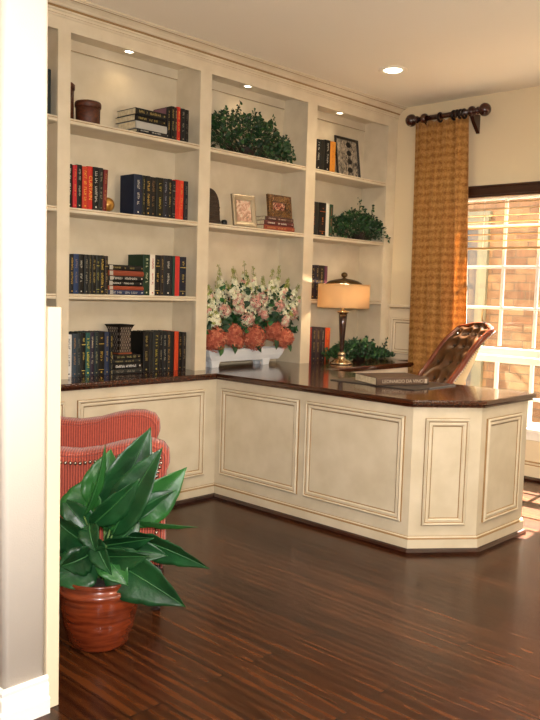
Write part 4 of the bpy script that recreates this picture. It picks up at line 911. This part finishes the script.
# nail line inset from the arm outline
line = [V(x - (.034 if i < 8 else .012 if i == 8 else 0), .0005, z - (0 if i < 6 else .012 if i == 6 else .03 if i == 7 else .040)) for i, (x, z) in enumerate(pr)]
pts = []; acc = 0; step = .0185
for a, b in zip(line, line[1:]):
    Ls = (b - a).length; q = step - acc
    while q <= Ls: pts.append(a.lerp(b, q / Ls)); q += step
    acc = Ls - (q - step)
nail0.location = pts[0] + V(0, -.001, 0)
for p_ in pts[1:]:
    c = nail0.copy(); C.objects.link(c); c.parent = near; c.location = p_ + V(0, -.001, 0)
k = MB(); k.loft([[V(x, y, z) for x, z in ((-.62, .20), (-.62 - .04, .55), (-.66, 1.0), (-.70, 1.04), (-.76, 1.03), (-.78, .96), (-.76, .2))] for y in (.0, .02, .58, .60)], RED, smooth=False); k.build('backrest', t, .02)
k = MB(); k.box((-.62, .13, .20), (.03, .47, .36), RED); k.build('seat_rail', t, .012)
k = MB(); k.box((-.615, .135, .362), (.045, .465, .50), RED); k.build('seat_cushion', t, .03)
for lx, ly in ((.02, .03), (.02, .565), (-.70, .04), (-.70, .56)):
    k = MB(); k.loft([[V(lx + sx * s_, ly + sy * s_, z) for sx, sy in ((-1, -1), (1, -1), (1, 1), (-1, 1))] for s_, z in ((.014, .0), (.024, .205))], mat('dark_chair_leg', '#2c130b', .4), smooth=False); k.build('leg', t)

# ================================================================= POTTED PLANT
PC = V(-1.298, -1.392, 0)
t = thing('potted_plant', 'broad-leaved green houseplant in round wood-grained pot on the floor', 'plant', tuple(PC))
k = MB(); k.lathe([(.001, .0), (.086, .0), (.096, .004), (.104, .016), (.122, .075), (.1285, .103), (.1280, .107), (.1300, .112), (.1395, .165), (.1425, .190), (.1435, .197), (.147, .203), (.147, .212), (.141, .219), (.132, .224), (.132, .234), (.1345, .244), (.132, .250), (.126, .248), (.122, .235), (.120, .225), (.001, .222)], POT, 48); k.build('pot', t)
k = MB(); k.lathe([(.001, .238), (.06, .237), (.120, .230)], mat('potting_soil', '#20160f', .95, bump=1, bscale=90), 24); k.build('soil', t)
vr = V(.6906, -.7226, 0).normalized(); vf = V(.722, .687, 0).normalized()     # right and away, as seen from the doorway
sc_ = FPX / ((PC + V(0, 0, .5) - CP).dot(FW))
def pp(px, py, away=0):
    """point at the plant's own depth plus an offset"""
    d = FW + RT * ((px - 270) / FPX) - UP * ((py - 360) / FPX); q = PC + vf * away; n = V(FW.x, FW.y, 0)
    return CP + d * ((q - CP).dot(n) / d.dot(n)) - PC
def leaf(base, tip, width, bow, roll, m, away_b=0, away_t=0, droop=0, wave=.3, seed=0):
    r = random.Random(seed); a = pp(*base, away_b); b = pp(*tip, away_t); L = (b - a).length
    d = (b - a).normalized(); side = d.cross(-vf).normalized(); side = (Matrix.Rotation(roll, 3, d) @ side).normalized(); nrm = side.cross(d).normalized()
    if nrm.dot(vf) > 0: nrm = -nrm
    ctrl = (a + b) / 2 + V(0, 0, bow * L) + nrm * .03
    k = MB(); n = 16; rows = []; W = width * 1.3 / sc_ / 2
    for i in range(n + 1):
        f = i / n; p = a * (1 - f) ** 2 + ctrl * 2 * f * (1 - f) + b * f * f
        tan = ((ctrl - a) * (1 - f) + (b - ctrl) * f).normalized(); sd = (side - tan * side.dot(tan)).normalized(); nn = sd.cross(tan).normalized()
        if nn.dot(nrm) < 0: nn = -nn
        w_ = W * (math.sin(PI * min(1, f * 1.02) ** .8) ** .85) * (1 - .25 * f) if 0 < f < 1 else .0008
        row_ = []
        for j in range(-4, 5):
            g = j / 4; rip = .10 * w_ * math.sin(f * 24 + abs(g) * 3) * abs(g) * wave * 2
            row_.append(p + sd * (w_ * g) + nn * (w_ * (.34 * abs(g) ** 1.3) + rip + (.05 * w_ * math.cos(f * 60 - abs(g) * 9) * abs(g))))
        rows.append(row_)
    G = [k.verts(q) for q in rows]
    for i in range(n):
        for j in range(8): k.face([G[i][j], G[i][j+1], G[i+1][j+1], G[i+1][j]], m, True)
    k.tube([rows[i][4] + nrm * .0012 for i in range(n + 1)], [.0026 * (1 - i / n) + .0006 for i in range(n + 1)], RIBM, 5)
    c0 = V(rf.uniform(-.02, .02), rf.uniform(-.02, .02), .24); k.tube([c0, c0.lerp(a, .5) + V(0, 0, .02), a], [.0045, .004, .003], STEMM, 6)
    o = k.build('leaf', t); sm = o.modifiers.new('thick', 'SOLIDIFY'); sm.thickness = .0008
    return o
for i, q in enumerate([
    ((108, 520), (151, 427), 40, .03, .2, LEAFM, .04, .05), ((112, 535), (163, 447), 34, .02, -.3, LEAFM, -.03, -.04), ((84, 516), (105, 444), 13, .0, 1.1, LEAFL, -.02, -.04),
    ((98, 510), (111, 449), 36, .0, .1, LEAFL, .03, .08), ((84, 528), (91, 476), 42, .02, -.3, LEAFL, .02, .04), ((92, 525), (140, 478), 26, .04, .5, LEAFM, -.05, -.10),
    ((128, 525), (187, 467), 34, .02, .2, LEAFL, .08, .12), ((132, 520), (198, 527), 13, .10, .9, LEAFL, .05, .03), ((128, 536), (210, 569), 28, .13, .4, LEAFM, .02, -.02),
    ((102, 556), (186, 607), 44, .09, .1, LEAFM, -.05, -.12), ((100, 546), (154, 538), 22, .10, .5, LEAFM, -.02, -.08), ((94, 556), (150, 556), 30, .08, .4, LEAFM, -.06, -.14),
    ((94, 548), (47, 512), 38, .04, -.4, LEAFM, -.03, -.06), ((90, 524), (96, 552), 20, .08, .2, LEAFM, -.08, -.12), ((98, 562), (52, 584), 36, .10, .2, LEAFM, -.05, -.10), ((88, 548), (52, 548), 24, .08, .5, LEAFM, -.03, .0),
    ((104, 530), (124, 500), 22, .03, -.5, LEAFL, .0, .0), ((108, 548), (140, 520), 30, .04, .3, LEAFM, .02, .05), ((96, 540), (112, 575), 20, .1, .3, LEAFM, -.08, -.12), ((92, 535), (72, 490), 24, .02, .5, LEAFM, .06, .10),
    ((92, 552), (60, 566), 30, .08, -.5, LEAFM, -.08, -.13), ((96, 538), (62, 498), 26, .02, .2, LEAFM, .0, .02), ((110, 552), (168, 556), 24, .10, -.3, LEAFM, .0, -.04), ((112, 530), (176, 490), 22, .04, -.6, LEAFM, .05, .08),
    ((104, 555), (128, 586), 26, .1, -.3, LEAFL, -.06, -.12), ((118, 545), (170, 540), 22, .1, .6, LEAFM, .08, .12), ((105, 515), (128, 462), 30, .02, .3, LEAFM, .10, .14)]):
    leaf(*q[:8], seed=i) if 0 else leaf(q[0], q[1], q[2], q[3], q[4], q[5], q[6], q[7], seed=i)
k = MB()
for i in range(6):
    a = i * 1.1; k.tube([V(.03 * math.cos(a), .03 * math.sin(a), .235), V(.04 * math.cos(a), .04 * math.sin(a), .33), V(.05 * math.cos(a + .4), .05 * math.sin(a + .4), .42)], [.005, .005, .003], STEMM, 7)
k.build('stems', t)

# ================================================================= LIGHT
sun = bpy.data.lights.new('sun', 'SUN'); sun.energy = 120; sun.angle = .012; sun.color = (1, .93, .80)
so = bpy.data.objects.new('sun', sun); C.objects.link(so)
sd = V(-.64, -.07, -.77).normalized(); so.rotation_euler = sd.to_track_quat('-Z', 'Y').to_euler()
w_ = bpy.data.worlds.new('sky'); bpy.context.scene.world = w_; w_.use_nodes = True; bg = w_.node_tree.nodes['Background']
bg.inputs['Color'].default_value = (.90, .94, 1, 1); bg.inputs['Strength'].default_value = 4.6
def area(name, loc, target, size, power, col, sy=None):
    l = bpy.data.lights.new(name, 'AREA'); l.energy = power; l.color = col; l.size = size
    if sy: l.shape = 'RECTANGLE'; l.size_y = sy
    o = bpy.data.objects.new(name, l); C.objects.link(o); o.location = loc; o.rotation_euler = (Vector(target) - Vector(loc)).to_track_quat('-Z', 'Y').to_euler(); return o
# unseen ceiling fills added in hall and study, and the camera's own flash
area('hall_ceiling_fill', (-3.1, -2.6, ZC - .03), (-3.1, -2.6, 0), .5, 11, (1, .90, .78))
area('study_ceiling_fill', (.4, -3.4, ZC - .03), (.4, -3.4, 0), .5, 28, (1, .90, .76))
area('camera_flash', tuple(CP + UP * .12 + RT * .02 - FW * .02), tuple(CP + FW * 5), .05, 82, (1, .97, .94))
def point(name, loc, power, col, r_=.09):
    l = bpy.data.lights.new(name, 'POINT'); l.energy = power; l.color = col; l.shadow_soft_size = r_
    o = bpy.data.objects.new(name, l); C.objects.link(o); o.location = loc
point('study_fill', (-1.25, -3.5, 1.35), 85, (1, .90, .76)); point('hall_fill', (-3.9, -1.2, 1.5), 30, (1, .88, .72))  # unseen point fills added to brighten the ceiling and hall
for x, y in ((-.3, -1.3), (-.2, -3.9), (1.5, -2.9)): spot('ceiling_spot', (x, y, ZC - .02), 22, (1, .87, .68), 2.6, .8, .05)  # extra downward spots out of view, added as fill
sc = bpy.context.scene; vs = sc.view_settings; vs.view_transform = 'Standard'; vs.look = 'None'; vs.gamma = 1; vs.exposure = 0; vs.use_curve_mapping = False

for o in bpy.data.objects:
    if 'category' in o and not 4 <= len(o['label'].split()) <= 16: print('LABEL', len(o['label'].split()), o['label'])
